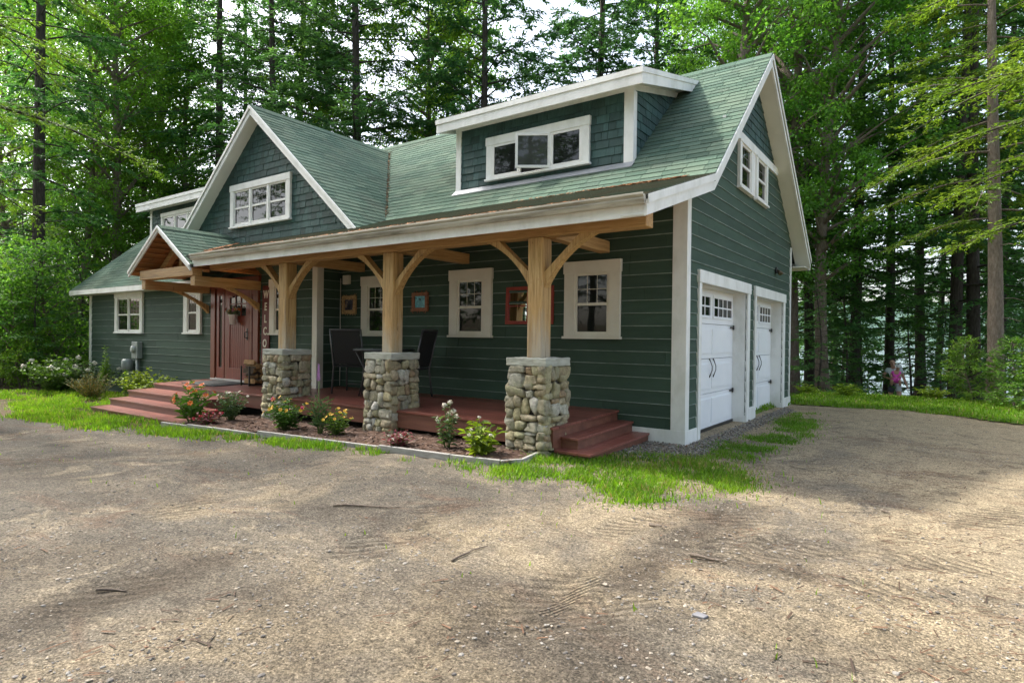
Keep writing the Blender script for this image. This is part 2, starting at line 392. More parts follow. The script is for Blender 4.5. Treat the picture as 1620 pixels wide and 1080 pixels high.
# garage gable wall with two door openings
a1, a2, a3, a4 = .434, 3.029, 3.357, 5.765
CW = .10; HD = 2.15
o1 = (a1+CW, a2-CW-.05); o2 = (a3+CW, a4-CW-.05); BELT = 4.62
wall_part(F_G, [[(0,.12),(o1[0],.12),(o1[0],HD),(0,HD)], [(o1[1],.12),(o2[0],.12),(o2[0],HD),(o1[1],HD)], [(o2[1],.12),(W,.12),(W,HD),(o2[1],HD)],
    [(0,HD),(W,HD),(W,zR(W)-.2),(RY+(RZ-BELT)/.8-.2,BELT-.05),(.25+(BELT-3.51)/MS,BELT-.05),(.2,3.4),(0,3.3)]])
wall_part(F_G, [[(.3+(BELT-3.51)/MS,BELT+.06),(RY+(RZ-BELT)/.8-.25,BELT+.06),(RY,RZ-.15)]], 'shingle_gable', shk=True)
# rear and left walls
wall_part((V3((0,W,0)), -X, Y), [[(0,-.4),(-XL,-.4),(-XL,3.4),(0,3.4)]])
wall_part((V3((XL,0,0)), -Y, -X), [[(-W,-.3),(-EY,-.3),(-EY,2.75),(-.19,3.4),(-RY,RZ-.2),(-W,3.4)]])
# foundation / water table trim
for bx_ in ((-.75, .03, -.03, 0, -.06, .20), (0, .03, .0, a1, -.06, .20), (.0, .035, a4+.02, W+.03, -.06, .20), (-.001, .045, a2-.02, a3+.02, -.05, .24)):
    mb = MB(); mb.box(*bx_); mb.build('water_table', m_trim, house, bevel=.004)
mb = MB(); mb.box(XL, -.26, .02, W-.1, -1.3, .13); mb.box(XL+.05, XIN, EY+.02, .02, -.9, .13)
mb.build('foundation', mk('concrete', (.24,.24,.22), (.36,.35,.33), 4, None, .9, (40,.4,.005)), house)
# corner boards
def cornerboard(x, y, sx, z0, z1, wf=.13, ws=.11, mat=m_trim):
    mb = MB()
    mb.box(x-wf if sx > 0 else x-.025, x+.025 if sx > 0 else x+wf, y-.026, y+.0, z0, z1)
    mb.box(x if sx > 0 else x-.026, x+.026 if sx > 0 else x, y, y+ws, z0, z1)
    return mb.build('corner_board', mat, house, bevel=.003)
cornerboard(0, 0, 1, .20, 3.22, .17, .11)
cornerboard(XIN, EY, 1, .36, 3.0, .12, .12, m_trimw)
cornerboard(XL, EY, -1, -.15, 2.6, .12, .1)
mb = MB(); mb.box(0, .026, W-.1, W+.0, .2, 3.35); mb.build('corner_board', m_trim, house)
# ---- roofs
EYV = -1.95
TABS = dict(expo=.132, wr=(.27, .33), lift=(.011, .003), gap=.007, jit=.0012)
mb = MB()
for a, bx, by, plan in [(MA, 0, MS, [(-17.4, -.9), (-9.5, -.9), (-9.5, RY), (-17.4, RY)]), (MA, 0, MS, [(-9.5, .19), (.3, .19), (.3, RY), (-9.5, RY)]),
                        (RZ-RS*RY, 0, RS, [(-17.4, RY), (.3, RY), (.3, RYE), (-17.4, RYE)])]:
    plane_lay(mb, a, bx, by, plan, **TABS); plane_slab(mb, a, bx, by, plan, .10, 1)
for k in range(60):                                                                       # ridge caps
    x = -17.4+k*.295; mb.prism([(x, RY-.13, RZ-.095), (x, RY, RZ+.022), (x, RY+.13, RZ-.095)], (.29, 0, 0), 0)
mb.build('main_roof', [m_roof, m_roofedge], house)
vx = lambda y: EX+(EZ-zP(y))/ES
plan = [(vx(EYV), EYV), (.3, EYV), (.3, .21), (vx(.21), .21)]
mb = MB(); plane_lay(mb, PA, 0, PS, plan, **TABS); plane_slab(mb, PA, 0, PS, plan, .05, 1); mb.build('porch_roof', [m_rooflow, m_roofedge], house)
mb = MB()
plan = [(GX, -.8), (-5.40, -.8), (-5.78, .19), (GX, 2.93)]
plane_lay(mb, GZ+GS*GX, -GS, 0, plan, **TABS); plane_slab(mb, GZ+GS*GX, -GS, 0, plan, .08, 1)
plan = [(GX, -.8), (GX, 2.93), (-12.56, -.8)]
plane_lay(mb, GZ-GS*GX, GS, 0, plan, **TABS); plane_slab(mb, GZ-GS*GX, GS, 0, plan, .08, 1)
for k in range(12): y = -.8+k*.295; mb.prism([(GX-.13, y, GZ-.09), (GX+.13, y, GZ-.09), (GX, y, GZ+.022)], (0, .29, 0), 0)
mb.build('gable_roof', [m_roof, m_roofedge], house)
mb = MB()
for sgn in (1, -1):
    xe = EX+sgn*1.25
    plan = [(EX, -2.0), (xe, -2.0), (xe, -.3), (EX, -.3)] if sgn < 0 else [(EX, -2.0), (xe, -2.0), (xe, -1.96), (-9.5, -.54), (EX, -.54)]
    plane_lay(mb, EZ+sgn*ES*EX, -sgn*ES, 0, plan, **TABS); plane_slab(mb, EZ+sgn*ES*EX, -sgn*ES, 0, plan, .05, 1)
for k in range(5): y = -2.0+k*.295; mb.prism([(EX-.13, y, EZ-.06), (EX+.13, y, EZ-.06), (EX, y, EZ+.02)], (0, .29, 0), 0)
mb.build('entry_roof', [m_roof, m_roofedge], house)
# rake boards along a polyline in a plane across the given axis
def rake(name, pts, ext, d0, d1, mat, trim=True, parent=house, tw=.085, off=.022):
    """pts: 3d polyline; board hangs d0..d1 below it and is extruded by ext; a crown strip stands proud of it"""
    mb = MB(); ext = V3(ext)
    for i in range(len(pts)-1):
        a, b = V3(pts[i]), V3(pts[i+1])
        mb.prism([a-Z*d0, b-Z*d0, b-Z*d1, a-Z*d1], ext)
        if trim:
            e = ext.normalized(); mb.prism([a-Z*(d0-.002)+ext, b-Z*(d0-.002)+ext, b-Z*(d0+tw)+ext, a-Z*(d0+tw)+ext], e*off)
    return mb.build(name, mat, parent)
mp = [(0, EYV, zP(EYV)), (0, .19, 3.51), (0, RY, RZ), (0, RYE, zR(RYE))]
rake('rake_board', [(.262, y, z) for _, y, z in mp], (.03, 0, 0), .008, .215, m_trim)
mb = MB()
for (y0, z0), (y1, z1) in [((EYV, zP(EYV)), (.19, 3.51)), ((.19, 3.51), (RY, RZ)), ((RY, RZ), (RYE, zR(RYE)))]:
    mb.prism([(.002, y0, z0-.19), (.002, y1, z1-.19), (.002, y1, z1-.205), (.002, y0, z0-.205)], (.259, 0, 0))
mb.box(.004, .26, RYE-.28, RYE-.02, zR(RYE)-.225, zR(RYE)-.207)
mb.build('rake_soffit', m_soff, house)
mb = MB(); mb.box(XL-.44, .29, RYE-.025, RYE, zR(RYE)-.24, zR(RYE)-.01); mb.box(XL-.44, .26, W+.1, RYE-.03, zR(RYE)-.22, zR(RYE)-.2); mb.build('rear_fascia', m_trim, house)
# left gable rake
rake('rake_board', [(-17.39, y, z) for y, z in ((-.9, zM(-.9)), (RY, RZ), (RYE, zR(RYE)))], (.03, 0, 0), .008, .16, m_trim, False)
mb = MB()
for (y0, z0), (y1, z1) in (((-.9, zM(-.9)), (RY, RZ)), ((RY, RZ), (RYE, zR(RYE)))):
    mb.prism([(-17.36, y0, z0-.13), (-17.36, y1, z1-.13), (-17.36, y1, z1-.145), (-17.36, y0, z0-.145)], (.39, 0, 0))
mb.build('rake_soffit', m_soff, house)
# left eave fascia + soffit
mb = MB(); zl = zM(-.9); mb.box(-17.39, -10.3, -.925, -.895, zl-.13, zl-.006); mb.box(-17.36, -10.3, -.894, EY-.02, zl-.128, zl-.112); mb.build('eave_fascia', m_trim, house)
# cross gable rakes and soffit
for sgn in (1, -1):
    xe = -5.42 if sgn > 0 else -12.2
    rake('rake_board', [(GX, -.77, GZ), (xe, -.77, gzx(xe))], (0, -.03, 0), .006, .19, m_trim, True, tw=.06)
    mb = MB(); mb.prism([(GX, -.768, GZ-.17), (xe, -.768, gzx(xe)-.17), (xe, -.768, gzx(xe)-.185), (GX, -.768, GZ-.185)], (0, .215, 0)); mb.build('rake_soffit', m_soff, house)
# entry gable rakes, ceiling boards and truss
for sgn in (1, -1):
    xe = EX+sgn*1.25
    rake('rake_board', [(EX, -1.98, EZ), (xe, -1.98, EZ-ES*1.25)], (0, -.03, 0), .004, .115, m_trim, True, tw=.05)
    mb = MB(); mb.prism([(EX, -1.975, EZ-.062), (xe, -1.975, EZ-ES*1.25-.062), (xe, -1.975, EZ-ES*1.25-.078), (EX, -1.975, EZ-.078)], (0, 1.40, 0))
    for k in range(9):                                                                    # tongue and groove lines
        x = EX+sgn*(.06+k*.135); z = EZ-ES*abs(x-EX)-.081; mb.box(x-.055, x+.055, -1.96, -.6, z-.012, z)
    mb.build('entry_ceiling', m_wood_in, house)
mb = MB()
mb.prism([(EX-1.0, -1.28, 2.66), (EX+.93, -1.28, 2.66), (EX, -1.28, 3.31)], (0, .04, 0))
for k in range(6): mb.box(EX-.98+k*.0, EX+.9, -1.296, -1.282, 2.68+k*.1, 2.765+k*.1) if False else None
mb.build('truss_panel', m_wood_in, house)
mb = MB()
mb.beam((EX-.95, -1.5, 2.62), (EX-.02, -1.5, 3.26), .12, .13); mb.beam((EX+.9, -1.5, 2.62), (EX+.02, -1.5, 3.26), .12, .13); mb.beam((EX, -1.5, 2.6), (EX, -1.5, 3.2), .12, .12, up=(1,0,0))
mb.build('truss_rafter', m_tx, house)
mb = MB(); mb.box(-10.72, -8.6, -1.93, -1.75, 2.455, 2.64); mb.build('entry_beam', m_tx, house, bevel=.008)
for xs in (-10.62, -8.66):
    mb = MB(); mb.box(xs-.08, xs+.08, -1.90, EY-.02, 2.27, 2.452); sb = mb.build('entry_side_beam', m_ty, house, bevel=.008)
    mb = MB(); pts = []                                                                  # curved knee brace to the wall
    P0 = (EY-.02, 1.83); P1 = (EY-.02-.22, 2.06); P2 = (-1.34, 2.272)
    inner = []; outer = []
    for k in range(9):
        t = k/8; y = (1-t)**2*P0[0]+2*t*(1-t)*(P0[0]-.42)+t*t*P2[0]; z = (1-t)**2*P0[1]+2*t*(1-t)*(P0[1]+.05+.2*1)+t*t*P2[1]
        # arch: concave towards the street below
        y = P0[0]+(P2[0]-P0[0])*(.45*(1-math.cos(t*math.pi/2))+.55*t); z = P0[1]+(P2[1]-P0[1])*(.45*math.sin(t*math.pi/2)+.55*t)
        inner.append((y, z))
    outer = [(P2[0]+.20, P2[1]), (P0[0], P0[1]+.17)]
    loop = [(xs-.05, y, z) for y, z in inner]+[(xs-.05, y, z) for y, z in outer]
    for i in range(8):
        y0, z0 = inner[i]; y1, z1 = inner[i+1]; t0 = i/8; t1 = (i+1)/8
        q0 = (outer[1][0]+(outer[0][0]-outer[1][0])*t0, outer[1][1]+(outer[0][1]-outer[1][1])*t0); q1 = (outer[1][0]+(outer[0][0]-outer[1][0])*t1, outer[1][1]+(outer[0][1]-outer[1][1])*t1)
        mb.prism([(xs-.05, y0, z0), (xs-.05, y1, z1), (xs-.05, *q1), (xs-.05, *q0)], (.10, 0, 0))
    mb.build('entry_brace', m_tz, house)
# porch eave: fascia, gutter, ceiling
mb = MB(); ze = zP(EYV)
mb.box(-8.60, .262, EYV+.012, EYV+.04, ze-.215, ze-.02)
mb.build('eave_fascia', m_trim, house)
mb = MB(); prof = [(0, -.105), (-.055, -.105), (-.075, -.06), (-.068, -.045), (-.092, -.02), (-.092, 0), (-.084, 0), (-.084, -.016), (-.012, -.016), (0, 0)]
mb.prism([(-8.55, EYV+.011+y, ze+z+.004) for y, z in prof], (8.83, 0, 0)); mb.build('gutter', m_gutter, house)
mb = MB(); mb.prism([(-8.5, EYV+.045, ze-.13), (-8.5, -.02, zP(-.02)-.13), (-8.5, -.02, zP(-.02)-.115), (-8.5, EYV+.045, ze-.115)], (8.5, 0, 0)); mb.build('porch_ceiling', m_wood_in, house)
# downlights in the porch ceiling by the door
for x in (-8.35, -8.15):
    mb = MB(); mb.lathe([(0, 0), (.05, 0), (.06, -.006), (.06, -.02)], 14, (x, -1.25, zP(-1.25)-.132)); s_ = N('lamp_glow'); s_.b.inputs['Emission Color'].default_value = (1, .72, .38, 1); s_.b.inputs['Emission Strength'].default_value = 6
    mb.build('downlight', s_.done((.8, .6, .4), .4), house)
# ---- shed dormers
def dormer(xl, xr, yw, ze, slope, over, xo):
    yf = yw-over; a = ze-slope*yf; yend = (a-MA)/(MS-slope)
    plan = [(xl-xo, yf), (xr+xo, yf), (xr+xo, yend), (xl-xo, yend)]
    mb = MB(); plane_lay(mb, a, 0, slope, plan, **TABS); plane_slab(mb, a, 0, slope, plan, .05, 1); mb.build('dormer_roof', [m_rooflow, m_roofedge], house)
    zt = lambda y: a+slope*y
    mb = MB()                                                                           # fascia front + crown
    mb.box(xl-xo, xr+xo, yf-.0, yf+.028, ze-.235, ze-.008); mb.box(xl-xo-.014, xr+xo+.014, yf-.016, yf-.001, ze-.085, ze-.004)
    mb.build('dormer_fascia', m_trim, house)
    ys = yw+.02
    for sx, x in ((1, xr+xo-.028), (-1, xl-xo)):
        yb = (a-.21-MA)/(MS-slope)
        mb = MB(); mb.prism([(x, yf+.03, zt(yf)-.006), (x, yend, zt(yend)-.006), (x, yb, zt(yb)-.21), (x, yf+.03, zt(yf)-.232)], (.028, 0, 0))
        e = .028 if sx > 0 else -.016
        mb.prism([(x+e, yf, zt(yf)-.004), (x+e, yend, zt(yend)-.004), (x+e, yend-.1, zt(yend-.1)-.08), (x+e, yf, zt(yf)-.08)], (.014, 0, 0))
        mb.build('dormer_rake', m_trim, house)
    mb = MB(); yb = (a-.17-MA)/(MS-slope)
    mb.prism([(xl-xo+.03, yf+.03, zt(yf)-.15), (xr+xo-.03, yf+.03, zt(yf)-.15), (xr+xo-.03, yb, zt(yb)-.15), (xl-xo+.03, yb, zt(yb)-.15)], (0, 0, -.02)); mb.build('dormer_soffit', m_soff, house)
    zb = zM(yw); ztop = zt(yw)-.165
    wall_part((V3((0, yw, 0)), X, -Y), [[(xl, zb-.1), (xr, zb-.1), (xr, ztop), (xl, ztop)]], 'shingle_dormer_wall', shk=True)
    for sx, x in ((1, xr), (-1, xl)):
        yb = (a-.165-MA)/(MS-slope)
        poly = [(yw, zb-.1), (yw+.02, zb-.1), (yb, zt(yb)-.16), (yw, ztop)]
        if sx < 0: fr = (V3((x, 0, 0)), -Y, -X); poly = [(-p, q) for p, q in poly][::-1]
        else: fr = (V3((x, 0, 0)), Y, X)
        wall_part(fr, [poly], 'shingle_dormer_wall', shk=True, back=.05)
    mb = MB()
    mb.box(xr-.13, xr+.024, yw-.028, yw, zb-.12, ztop-.1); mb.box(xr+.001, xr+.026, yw+.0, yw+.085, zb-.06, ztop-.1)
    mb.box(xl-.024, xl+.09, yw-.028, yw, zb-.12, ztop-.1); mb.box(xl-.026, xl-.001, yw, yw+.085, zb-.06, ztop-.1)
    mb.box(xl-.024, xr+.024, yw-.03, yw, ztop-.1, ztop+.01)
    yb2 = (a-.265-MA)/(MS-slope)
    mb.prism([(xr+.001, yw, ztop-.1), (xr+.001, yb2, zt(yb2)-.265), (xr+.001, yb2+.08, zt(yb2+.08)-.18), (xr+.001, yw, ztop+.0)], (.027, 0, 0))
    mb.build('dormer_trim', m_trim, house)
    mb = MB(); mb.box(xl-.03, xr+.05, yw-.14, yw-.022, 0, .006)
    for i, v in enumerate(mb.v): mb.v[i] = (v[0], v[1], zM(v[1])+.022+v[2])
    mb.build('flashing', m_flash, house)
    return zt
# fallen pine straw lying in the valleys and along the change of slope
mb = MB(); r9 = random.Random(9)
def straw(n, f):
    for _ in range(n):
        x, y, z = f(); a = r9.uniform(0, 3.14); L = r9.uniform(.015, .05); w_ = r9.uniform(.003, .008); d = V3((math.cos(a), math.sin(a)*.8, math.sin(a)*.3))*L; s_ = V3((-math.sin(a), math.cos(a), .2))*w_; c = V3((x, y, z+r9.uniform(.014, .03))); mb.face([c-d-s_, c+d-s_, c+d+s_, c-d+s_])
def f1(): x = -.05-abs(r9.gauss(0, 1.1)); y = .17-abs(r9.gauss(0, .05)); return x, y, zP(y)
def f2(): y = r9.uniform(.3, 2.9); x = GX+(GZ-zM(y))/GS+r9.gauss(0, .035); return x, y, zM(y)
def f3(): y = r9.uniform(-1.5, -.6); x = vx(y)+abs(r9.gauss(0, .12)); return x, y, zP(y)
def f4(): x = -r9.uniform(.2, 8.3); y = EYV+abs(r9.gauss(0, .06))+.01; return x, y, zP(y)
straw(1100, f1); straw(500, f2); straw(600, f3); straw(900, f4)
mb.build('pine_straw', mk('pine_straw', (.22, .085, .03), (.42, .19, .07), 3, None, .9, island=.4), house)['kind'] = 'stuff'
dormer(-4.5, -1.1, .74, 5.25, .26, .29, .27)
dormer(-16.25, -12.0, .74, 5.12, .26, .29, .32)
# ---- windows
m_munt = mk('grille_grey', (.16, .15, .14), (.24, .23, .21), 5, None, .5)
def window(fr, u0, u1, z0, z1, n=1, cw=.10, hd=.13, kind='dh', mat=m_trim, mull=.05, grille=True, casing=True, mid=.5):
    P = MB(); D = .031
    if casing:
        P.fbox(fr, u0, u0+cw, z0+.05, z1-hd, D-.02, D+.03); P.fbox(fr, u1-cw, u1, z0+.05, z1-hd, D-.02, D+.03)
        P.fbox(fr, u0-.012, u1+.012, z1-hd, z1, D-.02, D+.038)
        P.fbox(fr, u0, u1, z0+.035, z0+.05, D-.02, D+.03)
        iu0, iu1, iz0, iz1 = u0+cw, u1-cw, z0+.05, z1-hd
    else: iu0, iu1, iz0, iz1 = u0, u1, z0, z1
    w_ = (iu1-iu0-mull*(n-1))/n
    for i in range(1, n):
        c = iu0+i*w_+(i-1)*mull; P.fbox(fr, c, c+mull, iz0, iz1, D-.02, D+.026)
    win = P.build('window', mat, house, bevel=.0025)
    S = MB(); S.fbox(fr, u0-.02, u1+.02, z0, z0+.035, D-.02, D+.055)
    if casing: S.build('sill', mat, win, bevel=.003)
    F = MB(); G = MB()
    for i in range(n):
        b0 = iu0+i*(w_+mull); b1 = b0+w_; st = .035
        if kind == 'dh':
            zm = iz0+(iz1-iz0)*mid
            F.fbox(fr, b0, b0+st, iz0, iz1, D-.018, D+.012); F.fbox(fr, b1-st, b1, iz0, iz1, D-.018, D+.012)
            F.fbox(fr, b0+st, b1-st, iz1-st, iz1, D-.018, D+.012); F.fbox(fr, b0+st, b1-st, iz0, iz0+st*1.5, D-.018, D+.012); F.fbox(fr, b0+st, b1-st, zm-.02, zm+.02, D-.018, D+.014)
            G.fbox(fr, b0+st, b1-st, iz0+st*1.5, zm-.02, D-.016, D-.008); G.fbox(fr, b0+st, b1-st, zm+.02, iz1-st, D-.016, D-.004)
            if grille:
                for k in (1, 2): c = b0+st+(b1-b0-2*st)*k/3; F.fbox(fr, c-.004, c+.004, zm+.02, iz1-st, D-.004, D-.001, 1)
                c = (zm+.02+iz1-st)/2; F.fbox(fr, b0+st, b1-st, c-.004, c+.004, D-.004, D-.0005, 1)
        elif kind == 'fx':
            st = .05; F.fbox(fr, b0, b0+st, iz0, iz1, D-.018, D+.012); F.fbox(fr, b1-st, b1, iz0, iz1, D-.018, D+.012); F.fbox(fr, b0+st, b1-st, iz1-st, iz1, D-.018, D+.012); F.fbox(fr, b0+st, b1-st, iz0, iz0+st, D-.018, D+.012)
            G.fbox(fr, b0+st, b1-st, iz0+st, iz1-st, D-.016, D-.006)
    if F.v: F.build('frame', [m_sash if mat is m_trim else m_trimw, m_munt if mat is m_trim else m_trimw], win); G.build('pane', m_glass, win)
    return win
zt, zb = 2.468, 1.369
window(F_P, -1.772, -.894, zb, zt, 1, .17, .17, mat=m_trimw)
window(F_P, -3.974, -3.103, zb, zt, 1, .17, .17, mat=m_trimw)
window(F_P, -6.147, -5.30, zb, zt, 1, .17, .17, mat=m_trimw)
window(F_E, -15.27, -13.689, 1.364, 2.437, 2, .15, .15)
window(F_E, -11.635, -10.877, 1.367, 2.441, 1, .17, .15)
window(F_E, -8.23, -7.45, 1.37, 2.47, 1, .16, .15, mat=m_trimw)
window(F_E, -9.69, -7.59, 3.60, 4.51, 3, .13, .13)
F_D = (V3((0, .74, 0)), X, -Y)
D1 = (-3.81, -1.80)
window(F_D, *D1, 4.07, 4.82, 1, .13, .14, kind='none', casing=True)
window(F_D, -15.55, -12.6, 4.18, 4.78, 4, .10, .1, kind='fx')
# garage gable windows hung from the belt board
mb = MB(); yb0 = .22+(BELT-3.51)/MS; yb1 = RY+(RZ-BELT)/.8-.25
mb.fbox(F_G, yb0, yb1, BELT-.07, BELT+.07, 0, .045); mb.build('belt_board', m_trim, house)
window(F_G, 2.22, 3.02, 3.78, BELT-.07, 1, .11, .03); window(F_G, 3.25, 4.05, 3.78, BELT-.07, 1, .11, .03)
mb = MB(); mb.fbox(F_G, 3.02, 3.25, 3.80, BELT-.07, 0, .03); mb.build('window_panel', m_trim, house)
# ---- front door
dz = .40
mb = MB()
mb.fbox(F_E, -10.43, -10.26, dz, 2.44, -.0, .06); mb.fbox(F_E, -8.79, -8.62, dz, 2.44, 0, .06); mb.fbox(F_E, -10.46, -8.59, 2.36, 2.56, 0, .068)
mb.fbox(F_E, -9.87, -9.80, dz, 2.36, 0, .045); mb.fbox(F_E, -8.95, -8.88, dz, 2.36, 0, .045)
door = mb.build('front_door', m_dframe, house, bevel=.003)
mb = MB(); mb.fbox(F_E, -10.26, -8.79, dz-.02, 2.37, .016, .020); mb.build('door_recess', m_dark, door)
mb = MB(); d0, d1 = -9.80, -8.95
def zsl(u): return 2.20+.07*math.sin((u-d0)/(d1-d0)*math.pi)
mb.fbox(F_E, d0, d1, dz+.02, .66, .02, .048); mb.fbox(F_E, d0, d0+.12, .66, 2.32, .02, .048); mb.fbox(F_E, d1-.12, d1, .66, 2.32, .02, .048)
mb.fbox(F_E, d0+.12, d1-.12, 1.62, 1.76, .02, .048); mb.fbox(F_E, d0+.12, d1-.12, 2.24, 2.32, .02, .048)
for k in range(8):
    c0 = d0+.12+(d1-d0-.24)*k/8; mb.fbox(F_E, c0+.006, c0+(d1-d0-.24)/8-.006, .66, 1.62, .02, .036)
for k in (1, 2): c = d0+.12+(d1-d0-.24)*k/3; mb.fbox(F_E, c-.013, c+.013, 1.76, 2.24, .02, .043)
mb.fbox(F_E, d0+.12, d1-.12, 2.0, 2.026, .02, .043)
for k in range(6):                                                                        # arched head of the light
    c0 = d0+.12+(d1-d0-.24)*k/6; c1 = d0+.12+(d1-d0-.24)*(k+1)/6; e = .11*abs((k+.5)/6-.5)*2; mb.fbox(F_E, c0, c1, 2.24-e, 2.245, .02, .046)
mb.build('door_leaf', m_door, door, bevel=.003)
for s0, s1 in ((-10.20, -9.90), (-8.87, -8.80)):
    mb = MB(); mb.fbox(F_E, s0, s1, dz+.02, .66, .02, .045); e = (s1-s0)*.3; mb.fbox(F_E, s0, s0+e, .66, 2.36, .02, .045); mb.fbox(F_E, s1-e, s1, .66, 2.36, .02, .045); mb.fbox(F_E, s0+e, s1-e, 2.2, 2.36, .02, .045)
    mb.build('sidelight', m_door, door, bevel=.002)
mb = MB(); mb.fbox(F_E, d0+.12, d1-.12, 1.76, 2.24, .022, .027); mb.fbox(F_E, -10.11, -9.99, .66, 2.2, .022, .027); mb.build('pane', m_glass, door)
mb = MB(); mb.fbox(F_E, d1-.085, d1-.045, 1.26, 1.50, .048, .056); mb.tube([(d1-.065, EY-.056, 1.30), (d1-.065, EY-.10, 1.31), (d1-.065, EY-.10, 1.42), (d1-.065, EY-.056, 1.43)], .009, 6); mb.build('handle', m_black, door)
mb = MB(); mb.box(-10.3, -8.75, EY-.14, EY-.0, .39, .425); mb.build('threshold', mk('threshold_stone', (.42,.42,.40), (.55,.55,.52), 4, None, .6), door, bevel=.004)
# ---- garage doors
def garage(y0, y1):
    xd = -.205
    P = MB(); H = HD; cw = CW
    # casing on the wall face, jambs and head in the recess
    P.fbox(F_G, y0-cw, y0, .0, H, 0, .04); P.fbox(F_G, y1, y1+cw+.05, .0, H, 0, .04); P.fbox(F_G, y0-cw-.02, y1+cw+.07, H, H+.17, 0, .05)
    P.box(xd-.03, -.002, y0-.02, y0+.008, .0, H); P.box(xd-.03, -.002, y1-.008, y1+.02, .0, H)
    gd = P.build('garage_door', m_trim, house, bevel=.004)
    mb = MB(); mb.box(xd-.03, -.002, y0-.02, y1+.02, H-.010, H+.019); mb.build('head_jamb', m_trimw, gd)
    D = MB(); w_ = y1-y0; n = 4; hh = (H-.04)/n
    def bx(b0, b1, z0, z1, d0, d1): D.box(xd+d0, xd+d1, y0+b0*w_, y0+b1*w_, z0, z1)
    for k in range(n):
        z0 = .04+k*hh; z1 = z0+hh-.008
        bx(0, 1, z0, z1, -.03, 0)
        if k < 3:
            for b0, b1 in ((.04, .48), (.52, .96)):
                bx(b0, b1, z0+.07, z1-.07, 0, .011)
                bx(b0+.012, b1-.012, z0+.085, z1-.085, .011, .0135)
    D.build('door_panel', m_gdoor, gd, bevel=.004)
    zt0 = .04+3*hh
    for b0, b1 in ((.045, .475), (.525, .955)):
        F = MB(); ya = y0+b0*w_; yb = y0+b1*w_; za = zt0+.08; zc = zt0+hh-.09
        def fb(p, q, r, s_, dd=.02): F.box(xd+.001, xd+dd, p, q, r, s_)
        fb(ya, ya+.04, za, zc); fb(yb-.04, yb, za, zc); fb(ya+.04, yb-.04, za, za+.04); fb(ya+.04, yb-.04, zc-.04, zc)
        for k in (1, 2, 3): c = ya+.04+(yb-ya-.08)*k/4; fb(c-.012, c+.012, za+.04, zc-.04, .014)
        c = (za+zc)/2; fb(ya+.04, yb-.04, c-.012, c+.012, .015)
        wn = F.build('door_window', m_gdoor, gd, bevel=.002)
        G = MB(); G.box(xd+.002, xd+.006, ya+.04, yb-.04, za+.04, zc-.04); G.build('pane', m_glass, wn)
    for ys in (-.09, .09):
        yc = (y0+y1)/2+ys; mb = MB(); zc = .04+1.72*hh
        mb.tube([(xd+.012, yc, zc-.14), (xd+.03, yc, zc-.10), (xd+.055, yc, zc-.03), (xd+.055, yc, zc+.03), (xd+.03, yc, zc+.10), (xd+.012, yc, zc+.14)], [.011, .008, .006, .006, .008, .011], 6); mb.build('handle', m_black, gd)
    for zz in (.04+hh*.95, .04+hh*2.93):
        for yy, sg in ((y0+.005, 1), (y1-.005, -1)):
            mb = MB(); mb.box(xd+.012, xd+.02, min(yy, yy+sg*.19), max(yy, yy+sg*.19), zz-.013, zz+.013); mb.box(xd+.012, xd+.028, min(yy, yy+sg*.05), max(yy, yy+sg*.05), zz-.035, zz+.035); mb.build('hinge', m_black, gd)
    mb = MB(); mb.box(xd-.02, xd+.024, y0+.01, y1-.01, -.01, .055); mb.build('weather_seal', m_black, gd)
    mb = MB(); mb.box(xd-.02, .04, y0-.0, y1+.0, -.08, .006); mb.build('apron', mk('apron_concrete', (.3,.29,.27), (.42,.41,.38), 6, None, .9), gd)
    # dark interior behind the opening
garage(*o1); garage(*o2)
mb = MB(); mb.box(XL+.3, -.30, .25, W-.25, .14, 2.6); mb.box(-16.5, -.4, 1.6, 5.2, 2.61, 3.9); mb.build('interior', m_dark, house)
# casement sashes of the right dormer: two fixed, the middle one swung open
def sash(u0, u1, z0, z1, open_=0):
    w_ = u1-u0; h = z1-z0; s = .042; ca, sa = math.cos(open_), math.sin(open_)
    U = V3((ca, sa, 0)); Nn = V3((sa, -ca, 0)); fr = (V3((u1, .74-.029, z0))-U*w_, U, Nn)              # hinged at its right edge
    F = MB(); F.fbox(fr, 0, s, 0, h, 0, .03); F.fbox(fr, w_-s, w_, 0, h, 0, .03); F.fbox(fr, s, w_-s, 0, s, 0, .03); F.fbox(fr, s, w_-s, h-s, h, 0, .03)
    o = F.build('window_sash', m_sash, house, bevel=.002); G = MB(); G.fbox(fr, s, w_-s, s, h-s, .012, .018); G.build('pane', m_glass if not open_ else glassmat('open_pane', (.05, .055, .05)), o)
    return o
wi0, wi1 = D1[0]+.13, D1[1]-.13; sw = (wi1-wi0-.06)/3; zs0, zs1 = 4.12, 4.68
mb = MB(); mb.box(wi0, wi1, .712, .735, zs0, zs1); mb.build('window_opening', m_dark, house)
mb = MB()
for k in (1, 2): mb = MB(); mb.box(wi0+k*sw+(k-1)*.03, wi0+k*sw+k*.03, .683, .711, zs0, zs1); mb.build('mullion', m_trim, house)
sash(wi0, wi0+sw, zs0, zs1); sash(wi0+2*(sw+.03), wi1, zs0, zs1)
sash(wi0+sw+.03, wi0+2*sw+.03, zs0, zs1, math.radians(33))
